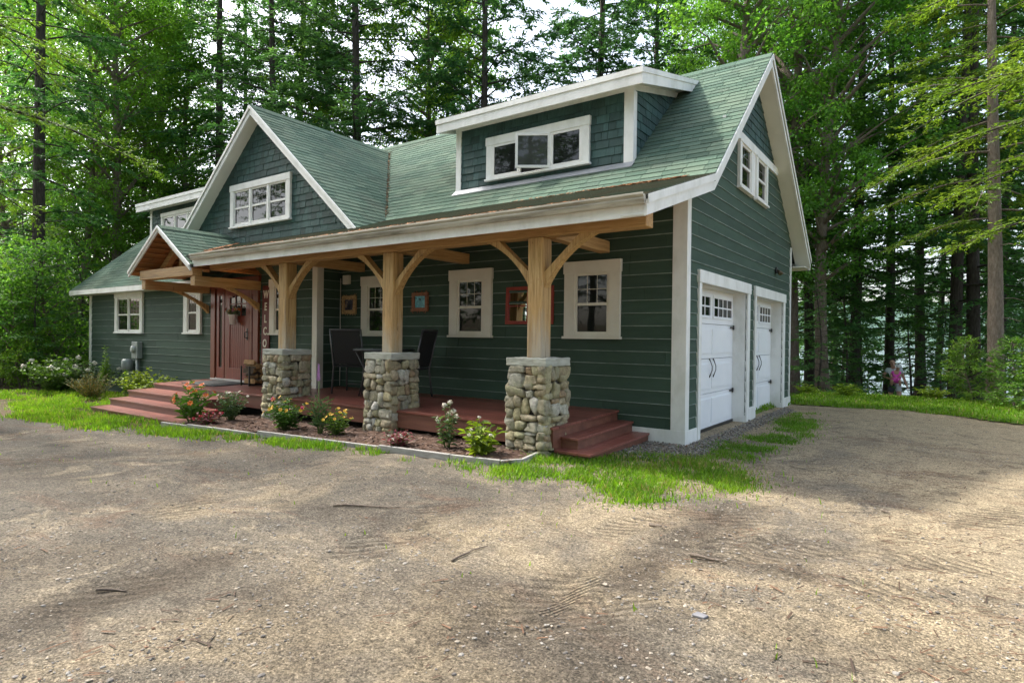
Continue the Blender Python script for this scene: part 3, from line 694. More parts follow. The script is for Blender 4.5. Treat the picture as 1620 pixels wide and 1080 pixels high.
# ------------------------------------------------------------------ porch
TILT = .030
dk = lambda y: .402+TILT*y                        # deck top
def tiltz(mb, i0=0):
    for i in range(i0, len(mb.v)): x, y, z = mb.v[i]; mb.v[i] = (x, y, z+TILT*y)
DX0, DX1, DY = -10.55, -.92, -1.70
mb = MB(); y = -.004; bw = (DY-.03+.004)/-13
for _k in range(13):
    y1 = y-bw+.004; x = DX0-.02
    cuts = [DX0-.02, rng.uniform(-7.5, -6.5), rng.uniform(-4, -3), DX1+.02]
    for a, b in zip(cuts, cuts[1:]): mb.box(a+.0015, b-.0015, y1, y, .374, .402)
    y -= bw
# entry part wall sits forward: boards there are simply hidden inside it
tiltz(mb); mb.build('deck_boards', m_deck, house, bevel=.003)
mb = MB(); mb.box(DX0, DX1, DY-.004, DY+.03, .165, .372); mb.box(DX1-.03, DX1, DY+.03, -.03, .13, .372); mb.box(DX0, DX0+.03, DY+.03, EY-.03, .13, .372); tiltz(mb); mb.build('deck_fascia', m_dfas, house)
mb = MB(); mb.box(DX0+.2, DX1-.2, -1.5, -.3, -.28, .29); mb.build('deck_shade_fill', m_dark, house)  # black fill painted as the shade below the deck
def step(x0, x1, y0, y1, z, th=.028, riser=.12, nose=.022, sides=(1, 1), front=True):
    mb = MB(); n = max(1, round((y1-y0)/.14)) if front else 1
    if front:
        for k in range(n): mb.box(x0-.015, x1+.015, y0-nose+(y1-y0+nose)*k/n+.002, y0-nose+(y1-y0+nose)*(k+1)/n-.002, z-th, z)
    else:
        n = max(1, round((x1-x0)/.14))
        for k in range(n): mb.box(x0+(x1-x0+nose)*k/n+.002, x0+(x1-x0+nose)*(k+1)/n-.002, y0-.02, y1, z-th, z)
    tiltz(mb); o = mb.build('step', m_deck, house, bevel=.003)
    mb = MB(); mb.box(x0, x1, y0, y1, z-th-riser, z-th-.001); tiltz(mb); mb.build('riser', m_dfas, o)
# left flight, towards the drive
step(DX0, -7.62, -2.19, -1.73, .305, riser=.15); step(DX0, -7.15, -2.52, -2.19, .178, riser=.15); step(DX0, -6.85, -2.84, -2.52, .052, riser=.16)
# right flight, towards the garage corner
step(DX1, -.70, -1.52, -.03, .272, riser=.16, front=False); step(DX1, -.47, -1.66, -.03, .138, riser=.16, front=False)
# ---- stone piers, posts, braces, beam
def stone(mb, c, ax, r, n1=8, n2=12, e=.55, rr=None):
    """super-ellipsoid fieldstone; ax: three axes, r: half sizes"""
    sp = lambda v: math.copysign(abs(v)**e, v); base = len(mb.v); ph = [rr.uniform(0, 6.28) for _ in range(6)]
    for i in range(n1+1):
        t = -math.pi/2+math.pi*i/n1
        for j in range(n2):
            a = 2*math.pi*j/n2
            p = (sp(math.cos(t))*sp(math.cos(a)), sp(math.cos(t))*sp(math.sin(a)), sp(math.sin(t)))
            k = 1+.10*math.sin(2.3*p[0]+ph[0])*math.sin(2.1*p[1]+ph[1])+.11*math.sin(3.4*p[1]+ph[2]+2*p[2])+.07*math.sin(6*p[0]+ph[3])*math.sin(5*p[2]+ph[4])+.05*math.sin(9*p[0]+ph[5]+5*p[2])*math.sin(8*p[2]+ph[1]+3*p[0])
            cut = p[0]*math.cos(ph[0])+p[2]*math.sin(ph[0]); k *= 1-.22*max(0, cut-.62)/.4
            q = V3(c)+ax[0]*(p[0]*r[0]*k)+ax[1]*(p[1]*r[1]*k)+ax[2]*(p[2]*r[2]*k); mb.v.append(tuple(q))
    for i in range(n1):
        for j in range(n2):
            mb.f.append((base+i*n2+j, base+i*n2+(j+1) % n2, base+(i+1)*n2+(j+1) % n2, base+(i+1)*n2+j)); mb.m.append(0); mb.sm.append(True)
def split(x0, x1, z0, z1, rr, out):
    w_, h = x1-x0, z1-z0
    if w_ < .10 or h < .075 or (w_ < .27 and h < .21 and rr.random() < (.3 if w_*h > .02 else .8)): out.append((x0, x1, z0, z1)); return
    if w_ > h*1.25 or (w_ > h and rr.random() < .5):
        if w_ < .16: out.append((x0, x1, z0, z1)); return
        c = x0+w_*rr.uniform(.32, .68); split(x0, c, z0, z1, rr, out); split(c, x1, z0, z1, rr, out)
    else:
        if h < .13: out.append((x0, x1, z0, z1)); return
        c = z0+h*rr.uniform(.3, .7); split(x0, x1, z0, c, rr, out); split(x0, x1, c, z1, rr, out)
YP = -1.541; PXS = (-6.248, -3.738, -1.237); CT, CB = 1.14, 1.045
for pi_, px in enumerate(PXS):
    rr = random.Random(41+pi_); zb_ = -.12
    hb = .255; mb = MB(); mb.box(px-hb+.03, px+hb-.03, YP-hb+.03, YP+hb-.03, zb_, CB); 
    pier = mb.build('stone_pier', m_mortar, house)
    S = MB()
    for (nx, ny) in ((0, -1), (1, 0), (-1, 0), (0, 1)):
        U = V3((-ny, nx, 0)); Nn = V3((nx, ny, 0)); cells = []
        zz = zb_
        while zz < CB-.02:
            h = min(rr.uniform(.2, .42), CB-zz)
            if CB-zz-h < .1: h = CB-zz
            split(-hb-.012, hb+.012, zz, zz+h, rr, cells); zz += h
        for (u0, u1, z0, z1) in cells:
            f = 1+.05*(CB-(z0+z1)/2)/1.1
            c = V3((px, YP, 0))+U*((u0+u1)/2*f)+Nn*((hb-.035)*f)+Z*((z0+z1)/2)
            g = rr.uniform(-.004, .005); a = rr.uniform(-.12, .12) if (u1-u0) < .16 else rr.uniform(-.04, .04)
            U2 = U*math.cos(a)+Z*math.sin(a); Z2 = Z*math.cos(a)-U*math.sin(a)
            stone(S, c, (U2, Nn, Z2), ((u1-u0)/2-g+.004, rr.uniform(.055, .08), (z1-z0)/2-g+.004), 12, 20, rr.uniform(.30, .66), rr)
    S.build('fieldstone_facing', m_stone, pier)
    C = MB(); s2 = .279; nb = 9
    for k in range(1): C.box(px-s2, px+s2, YP-s2, YP+s2, CB, CT)
    cap = C.build('cap_stone', m_cap, pier, bevel=.012)
    sub = cap.modifiers.new('sub', 'SUBSURF'); sub.subdivision_type = 'SIMPLE'; sub.levels = 4; sub.render_levels = 4
    tx = bpy.data.textures.new('cap_clouds', 'CLOUDS'); tx.noise_scale = .09; dp = cap.modifiers.new('rough', 'DISPLACE'); dp.texture = tx; dp.strength = .022; dp.mid_level = .5; dp.texture_coords = 'GLOBAL'
    P = MB(); hw = .105
    P.box(px-hw, px+hw, YP-hw, YP+hw, CT-.01, 2.565); post = P.build('timber_post', m_tz, house, bevel=.016)
    for sg in (-1, 1):
        B = MB(); n = 10; th = .115
        L = .66; Hh = .60; a0 = V3((px+sg*hw, YP, 2.565-Hh)); pts_i = []; pts_o = []
        for k in range(n+1):
            t = k/n; ci = (1-math.cos(t*math.pi/2)); si = math.sin(t*math.pi/2)
            xi = (ci*.45+t*.55)*L; zi = (si*.45+t*.55)*Hh          # gently arched underside
            xo_ = t*(L-.20); zo = .19+t*(Hh-.19)
            pts_i.append((xi, zi)); pts_o.append((xo_, zo+.0))
        for k in range(n):
            q = [pts_i[k], pts_i[k+1], pts_o[k+1], pts_o[k]]
            loop = [(px+sg*(hw+x_), YP-th/2, 2.565-Hh+z_) for x_, z_ in q]
            B.prism(loop if sg < 0 else loop[::-1], (0, th, 0))
        br = B.build('brace', m_tz, post)
    for (dx, dz) in ((-.045, 2.50), (.045, 2.50), (-.05, 2.03), (.05, 2.06)):
        K = MB(); K.tube([(px+dx, YP-hw-.006, dz), (px+dx, YP-hw+.02, dz)], .013, 8); K.build('peg', m_tz, post)
mb = MB(); mb.box(-8.57, .15, YP-.095, YP+.095, 2.567, 2.745); mb.build('porch_beam', m_tx, house, bevel=.01)
for px in PXS:
    mb = MB(); mb.box(px+.02, px+.17, YP+.097, -.03, 2.56, 2.72); mb.build('tie_beam', m_ty, house, bevel=.008)
# ------------------------------------------------------------------ things on the porch and the walls
def frame_box(name, fr, u0, u1, z0, z1, fw, mf, mp_, label, cat, depth=.03, twig=False):
    c = fr[0]+fr[1]*((u0+u1)/2)+Z*z0; t = empty(name, c, 0, label, cat)
    f2 = (fr[0]-c+fr[2]*.019, fr[1], fr[2])
    mb = MB()
    mb.fbox(f2, u0, u1, z0, z0+fw, 0, depth); mb.fbox(f2, u0, u1, z1-fw, z1, 0, depth); mb.fbox(f2, u0, u0+fw, z0+fw, z1-fw, 0, depth); mb.fbox(f2, u1-fw, u1, z0+fw, z1-fw, 0, depth)
    if twig:
        r2 = random.Random(int(u0*1000))
        for k in range(34):
            e = k % 4; s_ = r2.uniform(0, 1)
            u = u0+s_*(u1-u0) if e < 2 else (u0 if e == 2 else u1); z = (z0 if e == 0 else z1) if e < 2 else z0+s_*(z1-z0)
            P = f2[0]+f2[1]*u+Z*z+f2[2]*(depth*.7); d = V3((r2.uniform(-1, 1), 0, r2.uniform(-1, 1))).normalized()*r2.uniform(.02, .045)
            mb.tube([P-d, P+d], [.006, .004], 5)
    mb.build('frame', mf, t)
    mb = MB(); mb.fbox(f2, u0+fw, u1-fw, z0+fw, z1-fw, 0, depth*.4); mb.build('picture', mp_, t); return t
def picmat(name, stops, sc_):
    s = N(name); return s.done(s.ramp(s.noise(sc_, 4, .6), stops, 'CONSTANT'), .3)
m_twig = mk('birch_twig', (.25, .12, .05), (.6, .42, .2), 25, None, .7)
m_redtwig = mk('red_twig', (.16, .05, .03), (.36, .16, .08), 25, None, .7)
frame_box('framed_picture', F_P, -6.70, -6.31, 1.79, 2.13, .07, m_twig, picmat('dark_bird_picture', [(0, (.02,.025,.035)), (.45, (.06,.06,.08)), (.58, (.28,.22,.15)), (.66, (.03,.04,.09))], 9), 'small picture in a pale knobbly twig frame on the porch wall near the inside corner', 'picture', .035, True)
frame_box('framed_picture', F_P, -4.84, -4.47, 1.81, 2.13, .06, m_redtwig, picmat('lake_picture', [(0, (.02,.05,.06)), (.36, (.12,.38,.46)), (.5, (.2,.55,.62)), (.62, (.06,.16,.2))], 7), 'small blue lake picture in a reddish frame right of the middle post', 'picture', .035, True)
# red mirror made from an old window
c = V3((-2.4, -.02, 1.58)); t = empty('wall_mirror', c, 0, 'red framed divided mirror on the porch wall partly behind the right post', 'mirror'); t.rotation_euler = (math.radians(-2), 0, 0)
fr0 = (V3((0,0,0)), X, -Y); mb = MB()
for u0, u1, z0, z1 in ((-.43, .43, 0, .05), (-.43, .43, .52, .57), (-.43, -.38, .05, .52), (.38, .43, .05, .52), (-.035, .035, .05, .52)): mb.fbox(fr0, u0, u1, z0, z1, 0, .03)
mb.fbox(fr0, -.38, -.035, .27, .285, .004, .02); mb.fbox(fr0, .035, .38, .27, .285, .004, .02); mb.build('frame', mk('red_frame_paint', (.22, .02, .012), (.34, .045, .025), 8, None, .5), t)
mm = N('mirror_glass'); mm.done((.75, .78, .76), .02, 1.0); mb = MB(); mb.fbox(fr0, -.38, .38, .05, .52, 0, .006); mb.build('mirror_glass', mm.mat, t)
# welcome sign
t = empty('welcome_sign', (-8.39, EY-.03, .46), 0, 'tall dark red vertical sign board spelling WELCOME beside the front door', 'sign'); t.rotation_euler = (math.radians(-1.2), 0, 0)
mb = MB(); mb.box(-.13, .13, -.03, -.002, 0, 1.90); mb.build('board', mk('sign_red', (.10, .016, .012), (.16, .028, .02), 5, (6, 6, .5), .6), t, bevel=.004)
m_let = mk('cream_letter', (.74, .66, .54), (.84, .78, .66), 20, None, .6)
for k, ch in enumerate('WELCOME'):
    cu = bpy.data.curves.new('letter', 'FONT'); cu.body = ch; cu.align_x = 'CENTER'; cu.align_y = 'CENTER'; cu.size = .215; cu.extrude = .003; cu.offset = .006
    o = bpy.data.objects.new('letter', cu); COL.objects.link(o)
    me = bpy.data.meshes.new_from_object(o.evaluated_get(bpy.context.evaluated_depsgraph_get())); bpy.data.objects.remove(o)
    o = bpy.data.objects.new('letter', me); COL.objects.link(o); me.materials.clear(); me.materials.append(m_let)
    o.parent = t; o.location = (0, -.034, 1.715-k*.245); o.rotation_euler = (math.radians(90), 0, 0); o.scale = (.78, 1, 1)
# vent box, cord, flood light, meter
mb = MB(); mb.box(-.085, .085, -.06, 0, 0, .17); mb.box(-.07, .07, -.068, -.06, .015, .155); o = mb.build('vent_box', m_trimw, None, (-6.57, -.018, 2.35), .006); tag(o, 'small cream box high on the porch wall above the twig framed picture', 'wall box')
mb = MB(); mb.tube([(0, 0, 2.05), (0, -.003, 1.4), (.004, 0, .6), (0, 0, 0)], .008, 6); o = mb.build('power_cord', m_trimw, None, (XIN+.035, -.04, .42)); tag(o, 'thin white cord running down the inside corner of the porch wall', 'cord')
t = empty('flood_light', (.02, 4.95, 2.74), 0, 'small bronze flood light on the garage gable wall above the doors', 'wall light')
mb = MB(); mb.box(0, .025, -.06, .06, -.06, .06); mb.build('back_plate', m_black, t, bevel=.006)
for s_ in (-.07, .07):
    mb = MB(); mb.tube([(.02, 0, 0), (.05, s_*.5, -.01), (.07, s_*.8, -.02)], .012, 6); a = V3((.06, s_*.8, -.02)); d = V3((.5, s_*3, -.8)).normalized(); mb.tube([a, a+d*.02, a+d*.07], [.02, .035, .042], 10); mb.build('lamp_head', mk('bronze', (.09, .065, .04), (.14, .1, .06), 8, None, .4, metal=.6), t)
t = empty('electric_meter', (-13.9, EY-.015, .72), 0, 'grey electric meter box and conduit on the left end wall above the bushes', 'electric meter')
mb = MB(); mb.box(-.16, .16, -.13, 0, .02, .44); mb.build('meter_box', m_meter, t, bevel=.012)
mb = MB(); mb.tube([(-.02, -.13, .25), (-.02, -.19, .25), (-.02, -.20, .25)], [.09, .085, .05], 16); mb.build('meter_dial', mk('meter_glass', (.4, .44, .43), (.5, .54, .53), 6, None, .15), t)
mb = MB(); mb.tube([(.02, -.06, .03), (.02, -.06, -.85)], .038, 10); mb.build('conduit', m_meter, t)
mb = MB(); mb.lathe([(0, -.16), (.10, -.15), (.13, -.10), (.13, .10), (.10, .15), (0, .16)], 14, (-.36, -.14, -.16)); mb.tube([(-.36, -.14, -.3), (-.36, -.14, -.9)], .025, 8); mb.build('gas_regulator', m_meter, t)
# door mat
mb = MB(); mb.box(-.62, .62, -.36, .36, 0, .016); o = mb.build('door_mat', m_rubber, None, (-9.35, -1.08, dk(-1.08)+.001), .005); o.rotation_euler = (math.radians(1.72), 0, math.radians(0)); tag(o, 'flat dark grey door mat lying on the deck before the red front door', 'door mat')
# bucket of flowers on the door
t = empty('flower_bucket', (-9.40, EY-.135, 1.58), 0, 'white metal bucket of mixed flowers hung on the red front door', 'flower bucket')
mb = MB(); mb.lathe([(0, 0), (.062, 0), (.085, .20), (.092, .205), (.082, .206), (.07, .16)], 18); mb.build('bucket', mk('white_enamel', (.66, .66, .62), (.74, .73, .7), 5, None, .35), t)
mb = MB(); mb.tube([(-.085, .03, .2), (-.06, .075, .42), (0, .085, .50), (.06, .075, .42), (.085, .03, .2)], .004, 5); mb.build('bail', m_black, t)
# firewood stack
logs = []
r2 = random.Random(5); k = 0
for row, (n, z) in enumerate(((3, .055), (3, .155), (3, .25), (2, .34), (1, .42))):
    for i in range(n):
        L = .36; rad = r2.uniform(.05, .062); t = empty('firewood_log', (-8.36+r2.uniform(-.03, .03), -.92+.115*i+.05*(row % 2)+r2.uniform(-.01, .01), dk(-.8)+.035+z), math.pi/2, 'split firewood log in the low stack between front door and left stone pier', 'log', 'split logs stacked by the door')
        kind = r2.choice((3, 3, 4, 7)); pts = [(rad*math.cos(2*math.pi*j/kind+row+i), rad*math.sin(2*math.pi*j/kind+row+i)) for j in range(kind)]
        mb = MB(); mb.prism([(a, -L/2, b) for a, b in pts], (0, L, 0)); o = mb.build('wood', m_log, t, bevel=.006)
        mb = MB(); j0 = 0; a, b = pts[0]; a2_, b2_ = pts[1]; q = [(a*1.02, b*1.02), (a2_*1.02, b2_*1.02), (a2_*1.12, b2_*1.12), (a*1.12, b*1.12)]
        mb.prism([(u, -L/2+.003, v) for u, v in q], (0, L-.006, 0)); mb.build('bark', m_logbark, t)
t = empty('log_rack', (-8.36, -.79, dk(-.8)), 0, 'low black metal rack under the firewood by the front door', 'log rack')
mb = MB()
for x in (-.14, .14): mb.box(x-.012, x+.012, -.24, .24, .012, .036); mb.box(x-.012, x+.012, -.24, -.216, 0, .38); mb.box(x-.012, x+.012, .216, .24, 0, .38)
mb.build('rack_frame', m_black, t)
# patio chairs and table
def chair(loc, rz, label):
    t = empty('patio_chair', loc, rz, label, 'chair', 'sling chairs on the porch')
    mb = MB(); mb.box(-.25, .25, -.24, .25, .455, .475); mb.build('seat', m_sling, t, bevel=.008)
    mb = MB(); mb.prism([(-.25, .23, .50), (.25, .23, .50), (.25, .37, 1.08), (-.25, .37, 1.08)], (0, .018, .004)); mb.build('backrest', m_sling, t)
    for sx in (-1, 1):
        mb = MB(); x = sx*.275
        mb.tube([(x, -.27, 0), (x, -.265, .45), (x, -.255, .66)], .016, 8); mb.build('leg', m_alum, t)
        mb = MB(); mb.tube([(x, .30, 0), (x, .24, .46), (x, .30, .72), (x, .385, 1.10)], .016, 8); mb.build('leg', m_alum, t)
        mb = MB(); mb.tube([(x, -.29, .655), (x, -.1, .675), (x, .15, .67), (x, .29, .68)], .02, 8); mb.build('armrest', m_black, t)
        mb = MB(); mb.tube([(x, -.265, .465), (x, .24, .47)], .014, 8); mb.build('side_rail', m_alum, t)
    mb = MB(); mb.tube([(-.275, -.265, .465), (.275, -.265, .465)], .014, 8); mb.tube([(-.275, .385, 1.09), (.275, .385, 1.09)], .016, 8); mb.tube([(-.275, -.268, .13), (.275, -.268, .13)], .011, 8); mb.build('stretcher', m_alum, t)
    return t
chair((-5.66, -.60, dk(-.6)), math.radians(205), 'black sling patio chair at the left of the glass table')
chair((-4.34, -.62, dk(-.6)), math.radians(-72), 'black sling patio chair seen side-on behind the middle stone pier')
t = empty('patio_table', (-4.86, -.66, dk(-.66)), 0, 'glass topped patio table with dark metal legs behind the middle post', 'table')
gm = N('table_glass'); gm.done((.10, .12, .12), .03); mb = MB(); mb.lathe([(0, .775), (.49, .775), (.50, .782), (.49, .789), (0, .789)], 32); mb.build('tabletop', gm.mat, t)
mb = MB(); mb.lathe([(.475, .75), (.505, .75), (.505, .774), (.475, .774), (.475, .75)], 32); mb.build('table_rim', m_alum, t)
for k in range(4):
    a = math.pi/4+k*math.pi/2; mb = MB(); mb.tube([(.46*math.cos(a), .46*math.sin(a), .755), (.30*math.cos(a), .30*math.sin(a), .42), (.40*math.cos(a), .40*math.sin(a), 0)], .015, 8); mb.build('leg', m_alum, t)
# ------------------------------------------------------------------ ground, drive, lake, hills
nr = np.random.default_rng(11)
def gp(px, py):                                   # where a picture point meets the flat yard
    d = RV*((px-810)/965.616)-UV*((py-540)/965.616)+FV; t = -CAM.z/d.z
    return CAM.x+d.x*t, CAM.y+d.y*t
def grid_mesh(name, xs, ys, zf, mats, keep=None):
    Xg, Yg = np.meshgrid(xs, ys); Zg = zf(Xg, Yg); nx, ny = len(xs), len(ys)
    Vv = np.stack([Xg, Yg, Zg], -1).reshape(-1, 3); i = np.arange(nx-1)[None]+nx*np.arange(ny-1)[:, None]
    Q = np.stack([i, i+1, i+nx+1, i+nx], -1).reshape(-1, 4)
    if keep is not None:
        c = Vv[Q].mean(1); Q = Q[keep(c[:, 0], c[:, 1])]
        used = np.unique(Q); mp = np.zeros(len(Vv), int); mp[used] = np.arange(len(used)); Vv = Vv[used]; Q = mp[Q]
    return np_mesh(name, Vv, Q, mats, None, True)
def litter():
    s = N('forest_floor'); c = s.ramp(s.noise(1.3, 7, .75), [(.3, (.045, .030, .018)), (.5, (.10, .065, .038)), (.7, (.06, .07, .025))])
    c = s.mix(s.ramp(s.noise(.25, 4, .6), [(.5, 0), (.65, .7)]), c, (.05, .09, .02)); g = s.ramp(s.noise(30, 4, .8), [(.3, .5), (.7, 1.5)]); c = s.mix(1, c, g, 'MULTIPLY')
    s.bump(s.noise(12, 7, .8), .8, .04); return s.done(c, .95, spec=.2)
m_litter = litter()
u = np.linspace(-1, 1, 181); ax = np.sign(u)*(np.abs(u)*70+np.abs(u)**7*2400)
g = link('ground', grid_mesh('ground', ax-8, ax+10, lambda x, y: ground_z(x, y)-.03+.10*(fbm(x*.5, y*.5, 3)-.47)*sstep(9, 14, np.hypot(x+6, y+1)), m_litter)); tag(g, kind='structure')
# drive
fx = [-60, -30, -12, -8.5, -6.9, -6.3, -1.2, -.6, 0, 2, 4, 9, 16]; fy = [-9, -6.5, -4.15, -3.75, -3.05, -2.95, -2.55, -1.5, 6.6, 6.85, 5.75, 4.3, 2.5]
edge = lambda x: np.interp(x, fx, fy)
TR = []
for a, b, wd in (((800, 1000), (1165, 808), .24), ((1085, 884), (1520, 838), .20), ((700, 1050), (960, 880), .22), ((560, 812), (690, 850), .2), ((520, 905), (700, 790), .2), ((1300, 930), (1620, 960), .22), ((240, 830), (340, 780), .2), ((60, 985), (260, 900), .22), ((1000, 860), (1200, 850), .2), ((930, 850), (1130, 800), .17), ((1250, 870), (1620, 905), .18), ((1500, 838), (1620, 800), .2), ((860, 700+330), (1010, 900), .2)):
    TR.append((np.array(gp(*a)), np.array(gp(*b)), wd))
def tracks(x, y):
    h = np.zeros_like(x)
    for a, b, wd in TR:
        d = b-a; L = np.hypot(*d); d = d/L; s = (x-a[0])*d[0]+(y-a[1])*d[1]; t = -(x-a[0])*d[1]+(y-a[1])*d[0]+.10*np.sin(s*.9); 
        m_ = np.exp(-(t/wd)**4)*sstep(-.1, .4, s)*sstep(-.1, .5, L-s)*(.35+.9*vnoise(x*2.2, y*2.2, 5))
        h += m_*(-.010+.0065*np.sin(s*2*np.pi/.085+6*np.abs(t)/wd)) + .010*np.exp(-((np.abs(t)-wd*1.25)/.06)**2)*sstep(0, .4, s)*sstep(0, .5, L-s)
    return h
def drive_z(x, y):
    return ground_z(x, y)+.012+.045*(fbm(x*.55, y*.55, 1)-.47)+.022*(fbm(x*2.7, y*2.7, 2)-.47)+.012*(fbm(x*9, y*9, 8, 3)-.44)+tracks(x, y)
def drivemat():
    s = N('sandy_gravel'); sep = s.n('ShaderNodeSeparateXYZ'); s.l(s.co, sep.inputs[0])
    grad = s.math('MULTIPLY', sep.outputs[0], .026); gy = s.math('MULTIPLY', sep.outputs[1], .016)
    big = s.math('ADD', s.math('ADD', s.noise(.55, 7, .68, None, .8), grad), gy)
    c = s.ramp(big, [(.32, (.15, .132, .104)), (.42, (.212, .18, .135)), (.50, (.30, .245, .166)), (.59, (.38, .307, .20))])
    red = s.ramp(s.noise(.9, 7, .72, s.scale((.7, 1.6, 1)), 1.0), [(.54, 0), (.67, .6)]); c = s.mix(red, c, (.175, .105, .068))
    dk_ = s.ramp(s.noise(1.9, 9, .78, None, 1.2), [(.54, 0), (.66, .7)]); c = s.mix(dk_, c, (.078, .066, .052))
    pale = s.ramp(s.noise(1.3, 8, .74, None, .8), [(.55, 0), (.66, .6)]); c = s.mix(pale, c, (.43, .355, .24))
    at_ = s.n('ShaderNodeAttribute'); at_.attribute_name = 'wear'; wn = s.math('MULTIPLY', at_.outputs['Fac'], s.math('ADD', s.noise(6, 6, .8), .45)); c = s.mix(s.ramp(wn, [(.1, 0), (.75, .85)]), c, (.085, .068, .05))
    ts = s.n('ShaderNodeAttribute'); ts.attribute_name = 'tread_s'; tm = s.n('ShaderNodeAttribute'); tm.attribute_name = 'tread_m'
    rip = s.math('MULTIPLY', s.math('SINE', s.math('ADD', s.math('MULTIPLY', ts.outputs['Fac'], 62), s.math('MULTIPLY', s.noise(5, 4, .7), 5))), tm.outputs['Fac'])
    c = s.mix(s.ramp(rip, [(.1, 0), (.75, .62)]), c, (.09, .072, .05))
    v = s.n('ShaderNodeTexVoronoi'); v.inputs['Scale'].default_value = 120; s.l(s.co, v.inputs['Vector'])
    vc = s.n('ShaderNodeSeparateColor'); s.l(v.outputs['Color'], vc.inputs[0])
    c = s.mix(.85, c, s.ramp(vc.outputs[0], [(0, .48), (.5, 1.0), (.93, 1.24), (1, 1.8)]), 'MULTIPLY')
    sp = s.noise(60, 6, .85); c = s.mix(1, c, s.ramp(sp, [(.38, .42), (.5, 1.0), (.62, 1.5)]), 'MULTIPLY')
    md = s.noise(7, 9, .85, None, .8); c = s.mix(1, c, s.ramp(md, [(.36, .78), (.52, 1.02), (.66, 1.14)]), 'MULTIPLY')
    st_ = s.noise(9, 6, .8, s.scale((1, 2.4, 1)), .7); c = s.mix(1, c, s.ramp(st_, [(.3, .72), (.6, 1.12)]), 'MULTIPLY')
    h = s.math('ADD', s.math('ADD', s.math('MULTIPLY', sp, .9), s.math('MULTIPLY', v.outputs['Distance'], -.4)), s.math('ADD', s.math('MULTIPLY', st_, .9), s.math('MULTIPLY', rip, -.45))); s.bump(h, .85, .024)
    return s.done(c, .95, spec=.2)
m_drive = drivemat()
wob = lambda x, y: .5*(fbm(x*.9, y*.9, 21)-.47)+.25*(fbm(x*4, y*4, 23)-.47)
SW = [((800, 1085), (930, 960), .45, .9), ((930, 960), (1165, 806), .24, .95), ((1080, 884), (1260, 910), .14, 1.1), ((560, 1090), (420, 940), .5, .5), ((480, 800), (690, 850), .28, .55), ((0, 900), (200, 880), .45, .7), ((0, 1010), (330, 890), .3, .8), ((860, 1090), (760, 960), .5, .8),
      ((30, 740), (250, 800), .6, .5), ((300, 690), (560, 760), .25, .35), ((600, 950), (760, 800), .3, .35), ((1300, 690), (1500, 730), .5, .3), ((1240, 1000), (1500, 1060), .4, .45), ((700, 760), (900, 800), .2, .3)]
def wear(x, y):
    m_ = np.zeros_like(x)
    for a, b, wd, st_ in SW:
        a = np.array(gp(*a)); b = np.array(gp(*b)); d = b-a; L = np.hypot(*d); d = d/L; s = np.clip((x-a[0])*d[0]+(y-a[1])*d[1], 0, L); m_ = np.maximum(m_, st_*np.exp(-(np.hypot(x-a[0]-s*d[0], y-a[1]-s*d[1])/wd)**2))
    for a, b, wd in TR:
        d = b-a; L = np.hypot(*d); d = d/L; s = (x-a[0])*d[0]+(y-a[1])*d[1]; t = -(x-a[0])*d[1]+(y-a[1])*d[0]+.10*np.sin(s*.9); m_ = np.maximum(m_, .55*np.exp(-(t/wd)**4)*sstep(-.1, .4, s)*sstep(-.1, .5, L-s)*(.5+.5*np.sin(s*2*np.pi/.085+6*np.abs(t)/wd)))
    return np.clip(m_*(.22+1.2*fbm(x*2.3, y*2.3, 66)), 0, 1)
dr = link('gravel_driveway', grid_mesh('gravel_driveway', np.arange(-34, 15, .075), np.arange(-9.5, 7.4, .075), drive_z, m_drive, lambda x, y: y < edge(x)+wob(x, y))); tag(dr, kind='structure')
co = np.empty(len(dr.data.vertices)*3, np.float32); dr.data.vertices.foreach_get('co', co); co = co.reshape(-1, 3).astype(float)
def tread(x, y):
    sa = np.zeros_like(x); ma = np.zeros_like(x)
    for a, b, wd in TR:
        d = b-a; L = np.hypot(*d); d = d/L; s = (x-a[0])*d[0]+(y-a[1])*d[1]; t = -(x-a[0])*d[1]+(y-a[1])*d[0]+.10*np.sin(s*.9); m_ = np.exp(-(t/wd)**6)*sstep(-.1, .3, s)*sstep(-.1, .3, L-s); k = m_ > ma; ma = np.where(k, m_, ma); sa = np.where(k, s+t*.8, sa)
    return sa, ma*sstep(.24, .42, fbm(x*1.8, y*1.8, 99))
sa_, ma_ = tread(co[:, 0], co[:, 1])
for nm_, vv_ in (('tread_s', sa_), ('tread_m', ma_)): dr.data.attributes.new(nm_, 'FLOAT', 'POINT').data.foreach_set('value', vv_.astype(np.float32))
at_ = dr.data.attributes.new('wear', 'FLOAT', 'POINT'); at_.data.foreach_set('value', wear(co[:, 0], co[:, 1]).astype(np.float32))
# flower bed of bark mulch with a lip of soil
def mulch():
    s = N('bark_mulch'); c = s.ramp(s.noise(14, 7, .8, s.scale((1, .6, 1))), [(.28, (.03, .018, .012)), (.5, (.10, .06, .042)), (.72, (.20, .135, .10))])
    s.bump(s.noise(26, 7, .85), 1, .03); return s.done(c, .95, spec=.2)
bx = [-7.3, -6.6, -5.0, -2.81, -1.75, -1.12, -.98, -1.1]; by_ = [-3.05, -3.0, -2.84, -2.62, -2.53, -2.44, -2.25, -1.62]
bed_front = lambda x: np.interp(x, bx[:6], by_[:6])
bd = link('mulch_bed', grid_mesh('mulch_bed', np.arange(-7.3, -1.0, .04), np.arange(-3.1, -1.3, .04), lambda x, y: np.maximum(ground_z(x, y)+.0, drive_z(x, y)*0-.2)+.055+.05*(fbm(x*7, y*7, 31)-.45)+.03*(fbm(x*1.5, y*1.5, 33)-.45), mulch(), lambda x, y: (y > bed_front(x)) & (x < -1.03))); tag(bd, kind='structure')
